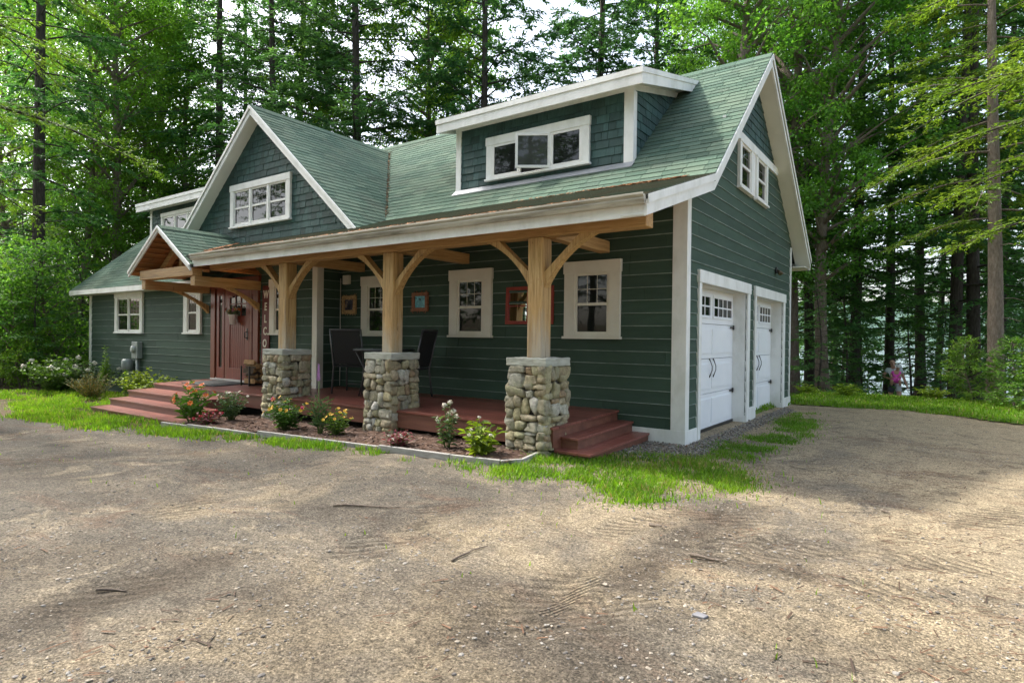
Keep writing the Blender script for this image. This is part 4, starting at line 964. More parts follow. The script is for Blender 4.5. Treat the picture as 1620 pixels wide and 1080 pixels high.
# mulch chips
chips = MB(); r3 = random.Random(3)
for k in range(1500):
    x = r3.uniform(-7.1, -1.1); y = r3.uniform(float(bed_front(x))+.03, -1.5); z = gz(x, y)+.062+.05*(float(fbm(np.float64(x*7), np.float64(y*7), 31))-.45)
    a = r3.uniform(0, 3.14); L = r3.uniform(.015, .045); w_ = r3.uniform(.005, .012); d = V3((math.cos(a), math.sin(a), r3.uniform(-.4, .4)))*L; s_ = V3((-math.sin(a), math.cos(a), r3.uniform(-.5, .5)))*w_; c = V3((x, y, z))
    chips.face([c-d-s_, c+d-s_, c+d+s_, c-d+s_])
o = chips.build('bark_chips', mk('bark_chip', (.035, .02, .014), (.20, .13, .10), 3, None, .9, island=.4)); tag(o, kind='stuff')
# bed edging: weathered timbers laid end to end
m_edging = mk('weathered_edging', (.24, .23, .21), (.40, .39, .36), 6, (1, 6, 6), .85, (18, .6, .006))
lab = ['grey edging timber at the left end of the flower bed by the steps', 'grey edging timber in front of the orange lilies', 'grey edging timber before the yellow and pink flowers', 'grey edging timber in front of the burgundy plant', 'grey edging timber rounding the corner before the leafy green plant', 'short grey edging timber leading back to the right stone pier', 'last grey edging timber touching the right stone pier']
for k in range(len(bx)-1):
    a = V3((bx[k], by_[k], 0)); b = V3((bx[k+1], by_[k+1], 0)); c = (a+b)/2; c.z = gz(c.x, c.y)+.0; d = (b-a)/2*.992
    mb = MB(); mb.beam(-d+Z*.026, d+Z*.029, .042, .085); o = mb.build('edging_timber', m_edging, None, c, .008); tag(o, lab[k], 'edging', 'edging timbers of the flower bed')
# lawn beyond the drive
def turf():
    s = N('turf'); c = s.ramp(s.noise(3, 6, .7), [(.3, (.07, .11, .015)), (.6, (.12, .19, .02)), (.75, (.16, .20, .035))]); s.bump(s.noise(25, 5, .8), .8, .03); return s.done(c, .9)
m_turf = turf()
def lawn_keep(x, y): return (y > edge(x)-.1+wob(x, y)) & (y < edge(x)+3.9+np.clip(x-6, 0, 9)*.1+.8*(fbm(x*.8, y*.8, 41)-.45)) & (x > -.3)
lz = lambda x, y: ground_z(x, y)+.02+.05*sstep(0, 1.5, y-edge(x))+.03*(fbm(x*2, y*2, 43)-.45)
lw = link('lawn', grid_mesh('lawn', np.arange(-.4, 16, .15), np.arange(2, 12, .15), lz, m_turf, lawn_keep)); tag(lw, kind='structure')
# lake and far hills
def lake():
    s = N('lake_water'); s.bump(s.noise(.9, 5, .6, s.scale((1, 2.2, 1))), .25, .3); return s.done((.05, .08, .10), .12)
me = bpy.data.meshes.new('lake'); me.from_pydata([(-1500, 41, -4.4), (1500, 41, -4.4), (1500, 1500, -4.4), (-1500, 1500, -4.4)], [], [(0, 1, 2, 3)]); me.materials.append(lake()); tag(link('lake', me), kind='structure')
hx = np.linspace(-2200, 2200, 160); hy = np.linspace(0, 1, 24)
def hillz(x, y): return 0
Xg, Tg = np.meshgrid(hx, hy); Hh = (60+90*fbm(Xg*.0022, Xg*0, 51)); Zg = -6+Hh*np.sin(Tg*np.pi*.5)**1.3+6*(fbm(Xg*.03, Tg*40, 52)-.5); Yg = 1150+Tg*600+80*fbm(Xg*.003, Xg*0+3, 53)
i = np.arange(159)[None]+160*np.arange(23)[:, None]; Q = np.stack([i, i+1, i+161, i+160], -1).reshape(-1, 4)
hm = N('far_wooded_hill'); hc = hm.ramp(hm.noise(.05, 6, .7), [(.3, (.055, .095, .085)), (.7, (.10, .15, .12))]); hm.done(hc, 1, spec=0)
tag(link('hills', np_mesh('hills', np.stack([Xg, Yg, Zg], -1).reshape(-1, 3), Q, hm.mat, None, True)), kind='structure')
# ---- loose stones, debris and grass
def scatter_pebbles(name, n, pts, smin, smax, mat, sq=.6):
    ico = bpy.data.meshes.new('tmp'); import bmesh; bm = bmesh.new(); bmesh.ops.create_icosphere(bm, subdivisions=1, radius=1); bm.verts.ensure_lookup_table()
    bv = np.array([v.co[:] for v in bm.verts]); bf = np.array([[v.index for v in f.verts] for f in bm.faces]); bm.free(); bpy.data.meshes.remove(ico)
    n = len(pts); sz = smin*(smax/smin)**(nr.random(n)**2.2); an = nr.random(n)*6.28; s3 = np.stack([sz*nr.uniform(.7, 1.4, n), sz*nr.uniform(.6, 1.1, n), sz*nr.uniform(.35, .8, n)*sq*1.4], -1)
    v = bv[None]*s3[:, None]*(1+.18*nr.standard_normal((n, len(bv), 1))); ca, sa = np.cos(an)[:, None], np.sin(an)[:, None]
    v = np.stack([v[..., 0]*ca-v[..., 1]*sa, v[..., 0]*sa+v[..., 1]*ca, v[..., 2]], -1)+pts[:, None]
    F = bf[None]+(np.arange(n)*len(bv))[:, None, None]
    return link(name, np_mesh(name, v.reshape(-1, 3), F.reshape(-1, 3), mat))
def pebmat():
    s = N('gravel_stone'); c = s.ramp(s.island(), [(0, (.12, .11, .10)), (.25, (.24, .225, .20)), (.5, (.31, .27, .215)), (.7, (.19, .17, .15)), (.85, (.27, .255, .23)), (.96, (.24, .15, .10))], 'CONSTANT'); c = s.mix(1, c, s.ramp(s.noise(60, 3, .7), [(.3, .7), (.7, 1.25)]), 'MULTIPLY'); return s.done(c, .85, spec=.3)
m_peb = pebmat()
n = 36000; r_ = 1.6+13*nr.random(n)**1.5; th = np.radians(nr.uniform(-48, 48, n)); fw = r_*np.cos(th); rt = r_*np.sin(th)
px_ = CAM.x+RV.x*rt+FV.x*fw; py_ = CAM.y+RV.y*rt+FV.y*fw
ok = (py_ < edge(px_)-.05) & (fbm(px_*1.3, py_*1.3, 61) > .35+.22*nr.random(n)) & ~((px_ < .1) & (py_ > -1.8) & (px_ > -11)); px_, py_ = px_[ok], py_[ok]
o = scatter_pebbles('pebbles', 0, np.stack([px_, py_, drive_z(px_, py_)+.002], -1), .003, .013, m_peb); tag(o, kind='stuff')
# washed stone along the garage corner
poly = [gp(950, 716), gp(1030, 690), gp(1085, 709), gp(1110, 698), gp(1190, 668), gp(1245, 646), gp(1255, 652), gp(1190, 680), gp(1115, 722), gp(1050, 732)]
def inpoly(x, y, poly):
    c = np.zeros(len(x), bool); n = len(poly)
    for i in range(n):
        (x0, y0), (x1, y1) = poly[i], poly[(i+1) % n]
        k = ((y0 > y) != (y1 > y)) & (x < (x1-x0)*(y-y0)/(y1-y0+1e-12)+x0); c ^= k
    return c
def sample(poly, n):
    P = np.array(poly); lo, hi = P.min(0), P.max(0); q = nr.uniform(lo, hi, (n, 2)); return q[inpoly(q[:, 0], q[:, 1], poly)]
q = sample(poly, 20000); q = q+nr.normal(0, .10, q.shape)*nr.random((len(q), 1))**2; q = q[(q[:, 0] > .05) | (q[:, 1] < -.05)]; o = scatter_pebbles('crushed_stone', 0, np.stack([q[:, 0], q[:, 1], drive_z(q[:, 0], q[:, 1])+.004+.02*nr.random(len(q))], -1), .006, .020, m_peb, .8); tag(o, kind='stuff')
# dark needles, bark and twigs lying on the drive
n = 9000; r_ = 1.8+12*nr.random(n)**1.4; th = np.radians(nr.uniform(-46, 46, n)); fw = r_*np.cos(th); rt = r_*np.sin(th)
x_ = CAM.x+RV.x*rt+FV.x*fw; y_ = CAM.y+RV.y*rt+FV.y*fw; ok = (y_ < edge(x_)-.05) & (fbm(x_*1.1, y_*1.1, 71) > .40+.2*nr.random(n)) & ~((x_ < .1) & (y_ > -1.8) & (x_ > -11)); x_, y_ = x_[ok], y_[ok]; n = len(x_)
a = nr.normal(.4, .9, n); L = .008+.05*nr.random(n)**3; wd = .0016+.004*nr.random(n)**2; dx, dy = np.cos(a)*L, np.sin(a)*L; sx, sy = -np.sin(a)*wd, np.cos(a)*wd; z_ = drive_z(x_, y_)+.006
Vv = np.stack([np.stack([x_-dx-sx, y_-dy-sy, z_], -1), np.stack([x_+dx-sx, y_+dy-sy, z_+.004], -1), np.stack([x_+dx+sx, y_+dy+sy, z_+.006], -1), np.stack([x_-dx+sx, y_-dy+sy, z_+.002], -1)], 1).reshape(-1, 3)
o = link('needle_litter', np_mesh('needle_litter', Vv, np.arange(4*n).reshape(-1, 4), mk('needle_brown', (.035, .024, .016), (.14, .075, .04), 2, None, .9, island=.4))); tag(o, kind='stuff')
def blades(name, q, hmin, hmax, zf, mat=m_grass, wid=.0045, soft=.1):
    q = q+nr.normal(0, soft, q.shape)*nr.random((len(q), 1))**2; n = len(q); x, y = q[:, 0], q[:, 1]; z = zf(x, y)-.004; a = nr.random(n)*6.28; h = hmin+(hmax-hmin)*nr.random(n)**1.5*(.5+fbm(x*2, y*2, 81)); b = nr.random(n)*6.28; ln = h*nr.uniform(.1, .75, n); w_ = wid*nr.uniform(.7, 1.5, n)
    sx, sy = np.cos(a)*w_, np.sin(a)*w_; lx, ly = np.cos(b)*ln, np.sin(b)*ln
    B0 = np.stack([x-sx, y-sy, z], -1); B1 = np.stack([x+sx, y+sy, z], -1); M0 = np.stack([x-sx*.8+lx*.35, y-sy*.8+ly*.35, z+h*.6], -1); M1 = np.stack([x+sx*.8+lx*.35, y+sy*.8+ly*.35, z+h*.6], -1)
    T0 = np.stack([x+lx-sx*.15, y+ly-sy*.15, z+h], -1); T1 = np.stack([x+lx+sx*.15, y+ly+sy*.15, z+h], -1)
    Vv = np.stack([B0, B1, M1, M0, T1, T0], 1).reshape(-1, 3); i = np.arange(n)[:, None]*6; Q = np.concatenate([i+np.array([[0, 1, 2, 3]]), i+np.array([[3, 2, 4, 5]])])
    dry = (nr.random(n) < .05+.16*(fbm(x*1.7, y*1.7, 87) > .56)); o = link(name, np_mesh(name, Vv, Q, [mat, m_straw], np.concatenate([dry, dry]).astype(np.int32))); tag(o, kind='stuff'); return o
def thin(q, sc_, lo, seed): return q[fbm(q[:, 0]*sc_, q[:, 1]*sc_, seed) > lo+.12*nr.random(len(q))]
zdr = lambda x, y: np.maximum(drive_z(x, y), ground_z(x, y))
q = thin(sample([gp(775, 750), gp(800, 738), gp(852, 720), gp(900, 724), gp(960, 716), gp(1060, 722), gp(1180, 740), gp(1185, 775), gp(1120, 790), gp(1000, 800), gp(900, 795), gp(800, 770)], 52000), 3.6, .44, 91); blades('grass', q, .012, .07, zdr, soft=.24)
st = [gp(270, 678), gp(300, 673)]+[(x, float(bed_front(x))-.03) for x in np.linspace(-6.4, -1.2, 12)]; st2 = [(x, float(bed_front(x))-.42-.1*math.sin(x*3)) for x in np.linspace(-1.2, -6.6, 12)]
q = thin(sample(st+st2, 24000), 3.4, .43, 92); blades('grass', q, .015, .08, zdr)
q = thin(sample([gp(0, 644), gp(25, 634), (-17.2, -2.7), (-15.5, -1.0), (-10.7, -.9), (-10.6, -2.9), (-6.9, -3.0), gp(420, 690), gp(350, 696), gp(230, 680), gp(120, 668)], 110000), 2.8, .38, 93); blades('grass', q, .02, .10, zdr, wid=.006, soft=.15)
q = thin(sample([gp(1110, 722), gp(1130, 704), gp(1200, 680), gp(1260, 655), gp(1290, 655), gp(1290, 690), gp(1200, 722), gp(1160, 745)], 34000), 2.6, .42, 94); blades('grass', q, .012, .05, zdr, soft=.2)
q = np.stack([nr.uniform(-.3, 15, 150000), nr.uniform(2.5, 12, 150000)], -1); q = q[lawn_keep(q[:, 0], q[:, 1])]; q = q[nr.random(len(q)) < np.clip(1.6-np.hypot(q[:, 0]-2.7, q[:, 1]+7.7)/18, .3, 1)]; blades('grass', q, .03, .09, lz, wid=.008)
q = np.stack([nr.uniform(-9, 2.5, 900), nr.uniform(-5.5, -2.2, 900)], -1); q = q[(q[:, 1] < edge(q[:, 0])) & (fbm(q[:, 0]*3, q[:, 1]*3, 95) > .60)]; blades('grass', q, .015, .05, zdr)
# sticks and stones lying on the drive
def stick(pp, r0, label, curve=.03, seed=0):
    r4 = random.Random(seed); (ax_, ay_), (bx_, by2) = gp(*pp[0]), gp(*pp[1]); a = V3((ax_, ay_, 0)); b = V3((bx_, by2, 0)); d = b-a; s_ = V3((-d.y, d.x, 0)); pts = []
    c = (a+b)/2; c.z = float(drive_z(np.float64(c.x), np.float64(c.y)))
    for k in range(7):
        t = k/6; p = a+d*t+s_*(curve*math.sin(t*3.1)+r4.uniform(-.02, .02)); p.z = float(drive_z(np.float64(p.x), np.float64(p.y)))+r0+.003; pts.append(p-c)
    mb = MB(); mb.tube(pts, [r0*(1-.6*k/6) for k in range(7)], 6)
    mb.tube([pts[4], pts[4]+s_*.10+Z*.01], [r0*.5, r0*.2], 5)
    o = mb.build('fallen_stick', m_bark_g, None, c); tag(o, label, 'stick')
stick(((528, 803), (632, 811)), .010, 'bent dead stick lying on pale sand in front of the middle stone pier', .05, 1)
stick(((716, 893), (772, 868)), .007, 'thin crooked twig on the gravel below the bent stick', .08, 2)
stick(((152, 938), (200, 936)), .009, 'dark curled twig on the gravel at the far left', .12, 3)
stick(((1028, 834), (1046, 842)), .013, 'short dark stick on the sand just below the front grass', .02, 4)
stick(((1092, 884), (1150, 900)), .012, 'long dark stick beside tyre marks right of centre', .03, 5)
stick(((1395, 812), (1408, 816)), .012, 'small dark stick at the edge of the house shadow', .02, 6)
x, y = gp(1107, 980); mb = MB(); mb.prism([(-.035, -.024, 0), (.03, -.027, 0), (.04, .014, 0), (-.02, .027, 0)], (0, 0, .014)); o = mb.build('flat_stone', mk('slate', (.13, .13, .14), (.2, .2, .21), 8, None, .7), None, (x, y, float(drive_z(np.float64(x), np.float64(y)))-.002), .005); tag(o, 'small flat blue grey stone on the sand near the picture bottom', 'stone')
# ------------------------------------------------------------------ trees
def diamonds(P, A, Nn, L, Wd, fold=0):
    S = np.cross(A, Nn); S /= np.linalg.norm(S, axis=1, keepdims=True)+1e-9
    L = L[:, None]; Wd = Wd[:, None]; M = P+A*L*.45+Nn*L*fold
    return np.stack([P, M+S*Wd, P+A*L, M-S*Wd], 1).reshape(-1, 3)
def unit(v): return v/(np.linalg.norm(v, axis=-1, keepdims=True)+1e-9)
def tree_from(trunkmb, crownV, barkmat, leafmat, name, sub='crown'):
    tm = trunkmb.data('trunk', barkmat); cm = np_mesh('crown', crownV, np.arange(len(crownV)).reshape(-1, 4), leafmat); return tm, cm
def conifer(seed, H, r0, cr, h0, nb, leafmat, bark, droop=.25, spray=(.12, .24), sw=.028, dens=1.0, up=.1, dead=8, lean=.0, tw=1.0):
    R_ = np.random.default_rng(seed); T = MB(); axis = [V3((lean*H*t*t+.12*math.sin(t*5+seed), .1*math.sin(t*4+seed*2), H*t-.4*(t == 0))) for t in np.linspace(0, 1, 12)]
    T.tube(axis, [.72*r0*(1.25 if t == 0 else 1)*(1-t)**.9+.010 for t in np.linspace(0, 1, 12)], 10)
    def ax(h): t = h/H*11; i = min(int(t), 10); return axis[i].lerp(axis[i+1], t-i)
    Ps, As, Ns, Ls, Ws = [], [], [], [], []
    for b in range(nb):
        t = (b+R_.random())/nb; h = h0+(H-h0)*t**.92; az = b*2.399+R_.normal(0, .35)
        L = cr*(1-t)**.75*(.35+.65*min(1, t*5+.35))*R_.uniform(.55, 1.12)+.25
        e = up+.55*t*t+R_.normal(0, .10); o = ax(h); d = np.array([math.cos(az)*math.cos(e), math.sin(az)*math.cos(e), math.sin(e)]); o = np.array(o)
        k = 7; s = np.linspace(0, 1, k); dr_ = droop*L*(1-.5*t); C = o+d*L*s[:, None]+np.stack([0*s, 0*s, -dr_*s**2], -1)
        T.tube([V3(c) for c in C], [max(.006, .035*L/3*(1-.85*q)) for q in s], 4, cap=False)
        nt = int(max(5, L*7*tw)); s0 = R_.uniform(.12, 1, nt)**.8; side = np.array([-math.sin(az), math.cos(az), 0.])
        for q in range(nt):
            p = o+d*L*s0[q]+np.array([0, 0, -dr_*s0[q]**2]); sg = 1 if q % 2 else -1
            td = unit(d*R_.uniform(.35, 1)+side*sg*R_.uniform(.4, 1)+np.array([0, 0, R_.normal(-.12, .16)])); tl = (.30*L*(1-s0[q]*.75)+.22)*R_.uniform(.6, 1.15)
            m_ = int(max(4, tl*24*dens)); u_ = R_.random(m_); pp = p+td*tl*u_[:, None]+np.array([0, 0, -.22])*tl*(u_**2)[:, None]+R_.normal(0, .018, (m_, 3))
            a_ = unit(td*R_.uniform(.4, 1.2, (m_, 1))+np.cross(td, [0, 0, 1.])*R_.choice([-1, 1], (m_, 1))*R_.uniform(.1, 1, (m_, 1))+np.array([0, 0, -.25])+R_.normal(0, .22, (m_, 3)))
            Ps.append(pp); As.append(a_); Ns.append(unit(np.array([0, 0, 1.])+R_.normal(0, .45, (m_, 3)))); l_ = R_.uniform(*spray, m_); Ls.append(l_); Ws.append(l_*.0+sw*R_.uniform(.6, 1.3, m_))
    for q in range(dead):
        h = R_.uniform(.4*h0, h0+.5); az = R_.random()*6.28; L = R_.uniform(.5, 1.7); o = ax(h); T.tube([o, o+V3((math.cos(az)*L*.5, math.sin(az)*L*.5, .02)), o+V3((math.cos(az)*L, math.sin(az)*L, -.15*L))], [.02, .012, .004], 4, cap=False)
    Vv = diamonds(np.concatenate(Ps), np.concatenate(As), np.concatenate(Ns), np.concatenate(Ls), np.concatenate(Ws), -.05)
    return tree_from(T, Vv, bark, leafmat, 'conifer')
def broadleaf(seed, H, r0, cr, h0, nc, per, leafmat, bark, ls=(.08, .15), flatk=.55, lean=0):
    R_ = np.random.default_rng(seed); T = MB(); axis = [V3((lean*H*t+.25*math.sin(t*4+seed), .22*math.sin(t*5+seed*1.7), H*.92*t-.4*(t == 0))) for t in np.linspace(0, 1, 12)]
    T.tube(axis, [r0*(1.3 if t == 0 else 1)*(1-t)**.75+.015 for t in np.linspace(0, 1, 12)], 10)
    def ax(h): t = min(h/(H*.92), 1)*11; i = min(int(t), 10); return axis[i].lerp(axis[i+1], t-i)
    Ps, As, Ns, Ls = [], [], [], []
    for c in range(nc):
        t = (c+R_.random())/nc; h = h0+(H-h0)*t; rad = cr*(math.sin(math.pi*(.12+.82*t))**.7)*R_.uniform(.35, 1.1); az = c*2.399+R_.normal(0, .4)
        o = ax(max(h-rad*R_.uniform(.3, .8), h0*.6)); e = V3((math.cos(az)*rad+ax(h).x, math.sin(az)*rad+ax(h).y, h)); mid = o.lerp(e, .5)+V3((R_.normal(0, .15), R_.normal(0, .15), .12*rad))
        T.tube([o, o.lerp(mid, .6), mid, mid.lerp(e, .6), e], [.05*rad/2+.012, .03*rad/2+.01, .02, .012, .006], 5, cap=False)
        # three flattish sprays of leaves about the limb end
        for q in range(4):
            cc = np.array(mid.lerp(e, R_.uniform(.2, 1.1)))+R_.normal(0, .32, 3)*np.array([1, 1, .5]); m_ = int(per/4*R_.uniform(.5, 1.4)); rr_ = R_.uniform(.35, .8)
            g = R_.normal(0, 1, (m_, 3)); g = unit(g)*(R_.random((m_, 1))**.45)*rr_*np.array([1, 1, flatk]); pp = cc+g; pp[:, 2] -= .25*(g[:, 0]**2+g[:, 1]**2)/rr_
            a_ = unit(g*np.array([1, 1, .2])+R_.normal(0, .5, (m_, 3))*rr_+np.array([0, 0, -.25])); Ps.append(pp); As.append(a_); Ns.append(unit(np.array([0, 0, 1.])+R_.normal(0, .5, (m_, 3)))); Ls.append(R_.uniform(*ls, m_))
    Ls = np.concatenate(Ls); Vv = diamonds(np.concatenate(Ps), np.concatenate(As), np.concatenate(Ns), Ls, Ls*.34, -.06)
    return tree_from(T, Vv, bark, leafmat, 'broadleaf')
SPEC = {
 'hemA': conifer(1, 25, .25, 4.0, 3.0, 132, m_lhem, m_bark_d, .30, (.11, .24), .03, 1.35),
 'hemB': conifer(2, 22, .22, 4.0, 2.2, 120, m_lhem, m_bark_d, .36, (.11, .24), .03, 1.35),
 'hemC': conifer(3, 27, .27, 3.7, 4.0, 136, m_lhem, m_bark_d, .25, (.11, .24), .03, 1.35),
 'pineA': conifer(4, 26, .30, 4.6, 4.0, 130, m_lpine, m_bark_d, .10, (.12, .27), .028, 1.7, .2, 16),
 'pineB': conifer(5, 24, .26, 4.2, 3.5, 120, m_lpine, m_bark_d, .06, (.12, .27), .028, 1.7, .22, 14),
 'decA': broadleaf(11, 19, .18, 3.4, 4.0, 84, 330, m_ldec, m_bark_g),
 'decB': broadleaf(12, 17, .14, 2.9, 3.0, 76, 330, m_ldec2, m_bark_g),
 'decC': broadleaf(13, 21, .20, 3.5, 5.0, 88, 330, m_ldec, m_bark_g),
 'sapA': broadleaf(14, 5, .045, 1.5, .9, 26, 150, m_ldec, m_bark_g, (.09, .15)),
 'sapB': conifer(15, 5.5, .06, 1.5, .4, 48, m_lhem, m_bark_d, .25, dens=1.1, dead=2),
 'sapC': broadleaf(16, 3.2, .03, 1.3, .4, 20, 150, m_ldec2, m_bark_g, (.09, .15)),
 'bright': conifer(21, 17, .25, 3.1, 4.6, 70, m_lbright, m_bark_g, .38, (.06, .14), .019, 2.3, .06, 5, tw=1.35),
 'bough': conifer(22, 15, .25, 4.2, 3.4, 60, m_lbright, m_bark_d, .34, (.05, .12), .016, 2.4, .05, 4, tw=1.3),
 'shrubcon': conifer(23, 1.9, .03, .95, .05, 60, m_lever, m_bark_g, .12, (.07, .14), .02, 1.7, .35, 0, tw=1.6),
}
NAMES = {'hem': 'hemlock_tree', 'pin': 'pine_tree', 'dec': 'maple_tree', 'sap': 'sapling', 'bri': 'hemlock_tree', 'bou': 'hemlock_tree', 'shr': 'evergreen_shrub'}
rt_ = random.Random(77)
def tree(key, px, D, label, group=None, s=1, dz=0, rz=None, sz=None, cat='tree', pos=None):
    tm, cm = SPEC[key]; x, y = pos or at(px, D); t = empty(NAMES[key[:3]], (x, y, gz(x, y)+dz), rt_.uniform(0, 6.28) if rz is None else rz, label, cat, group); t.scale = (s, s, sz or s*rt_.uniform(.94, 1.08))
    link('trunk', tm, t); link('crown', cm, t); return t
# trees one can point to
for a in [('pineA', 560, 23, 'tall thin pine whose trunk shows between the front gable and the right dormer'), ('pineB', 757, 23.5, 'dark pine rising right behind the left half of the right dormer roof'), ('pineA', 943, 24.5, 'dark pine straight above the right end of the dormer roof'),
          ('pineB', 1037, 26, 'dark pine just right of the right dormer near the roof ridge'), ('hemA', 428, 24, 'hemlock rising directly behind the peak of the front gable'), ('hemC', 345, 26, 'thin sparse hemlock standing left of the front gable peak'),
          ('decB', 672, 25, 'small bright leafy tree between two dark pines above the valley of the roof'), ('decA', 1165, 19.5, 'leafy light green tree behind the right end of the main ridge'), ('decC', 1262, 20.5, 'leafy tree beside the garage gable rake'),
          ('decA', 1310, 19, 'leafy tree hanging over the rear eave of the garage'), ('hemC', 62, 20, 'hemlock with thick dark trunk at the far left of the wood'), ('decC', 182, 25, 'leafy tree with slender grey trunk beside the left roof edge'),
          ('bright', 1566, 15, 'tall tree with thick bare grey brown trunk and yellow green boughs on the right'), ('hemC', 1541, 19, 'leaning dark trunked hemlock close behind the thick bare trunk'), ('hemA', 1520, 19, 'dark straight hemlock left of the leaning trunk on the right')]:
    tree(*a)
tree('bough', 1800, 9.8, 'near yellow green hemlock reaching in from the right picture edge', rz=.4)
tree('bough', -165, 11.5, 'near bright hemlock reaching in from the top left corner', rz=2.0)
# the right wood between garage and lake
lr = ('hemlock in the wood between the lawn and the lake', 'hemlocks between the lawn and the lake')
for key, px, D in [('hemB', 1278, 22), ('hemC', 1352, 23), ('hemA', 1404, 24), ('hemC', 1458, 25), ('hemB', 1488, 30), ('hemA', 1590, 24), ('hemC', 1640, 27), ('hemB', 1700, 24), ('hemC', 1750, 29), ('hemA', 1318, 31), ('hemC', 1560, 33), ('hemC', 1790, 22), ('hemC', 1230, 34), ('hemB', 1300, 38)]:
    tree(key, px, D, *lr)
ls_ = ('low bushy hemlock sapling at the back edge of the lawn', 'saplings behind the lawn')
for px, D, s in [(1295, 18.5, .7), (1338, 20, .8), (1365, 21, .6), (1492, 19, .6), (1512, 17.5, .5), (1620, 18, .9), (1440, 23, .9), (1570, 21, 1), (1680, 16, .8), (1285, 26, 1.3), (1330, 28, 1.5), (1450, 28, 1.2), (1530, 26, 1.1), (1650, 22, 1.1), (1360, 34, 1.5)]: tree('sapB', px, D, *ls_, s=s)
# the left wood
lb = ('leafy tree in the dense wood left of the house', 'leafy trees in the left wood'); lc = ('hemlock in the dense wood left of the house', 'hemlocks in the left wood')
left = [('decB', 12, 27), ('decB', 130, 25), ('decC', 150, 31), ('decB', 20, 31), ('decC', 85, 34), ('decB', 240, 29), ('decA', 262, 34), ('decB', 222, 27), ('decA', 170, 44), ('decC', 5, 48), ('hemC', 270, 44), ('hemA', 310, 40), ('decA', 330, 36), ('hemB', 70, 52), ('decB', 300, 28), ('hemB', 20, 60), ('hemA', 95, 64), ('hemC', 250, 62)]  # decB's brighter leaf colour stands in for sun on these crowns
for key, px, D in left: tree(key, px, D, *(lb if key.startswith('dec') else lc), s=1 if D < 35 else .55)
lsp = ('understory sapling at the foot of the left wood', 'understory saplings in the left wood')
for i in range(30): tree(rt_.choice(('sapA', 'sapB', 'sapC', 'sapB')), rt_.uniform(-60, 190), rt_.uniform(20.5, 34), *lsp, s=rt_.uniform(.6, 1.15))
for i in range(16): tree(rt_.choice(('sapA', 'sapB', 'sapC', 'sapC')), -60+9*i+rt_.uniform(-6, 6), rt_.uniform(16.8, 20), *lsp, s=rt_.uniform(.45, .95))
# the wood behind the house
bb = ('leafy tree in the wood behind the house roof', 'leafy trees behind the house'); bc = ('dark evergreen in the wood behind the house roof', 'evergreens behind the house')
for key, px, D in [('hemA', 385, 31), ('pineA', 470, 28), ('decB', 520, 27), ('decB', 600, 33), ('decA', 640, 34), ('pineB', 705, 32), ('decB', 790, 33), ('decB', 850, 36), ('decB', 985, 34), ('decC', 1085, 30), ('decA', 1140, 27), ('decC', 1215, 25), ('decB', 560, 42), ('decA', 1040, 44), ('decB', 735, 27)]:
    tree(key, px, D, *(bb if key.startswith('dec') else bc), s=1 if D < 32.5 else .62)
# the wood behind the viewer, seen in window panes and the mirror
bz = ('leafy tree behind the photographer, seen only as a reflection', 'trees reflected in the windows')
for i in range(34):
    a = math.radians(-176+i*5.2); rr_ = rt_.uniform(13, 24); x, y = 0+rr_*math.cos(a)*1.4, -12+rr_*math.sin(a)*.8
    tree(rt_.choice(('decA', 'hemB', 'hemA', 'decC', 'sapA')), 0, 0, *bz, pos=(x, y), s=1.15)
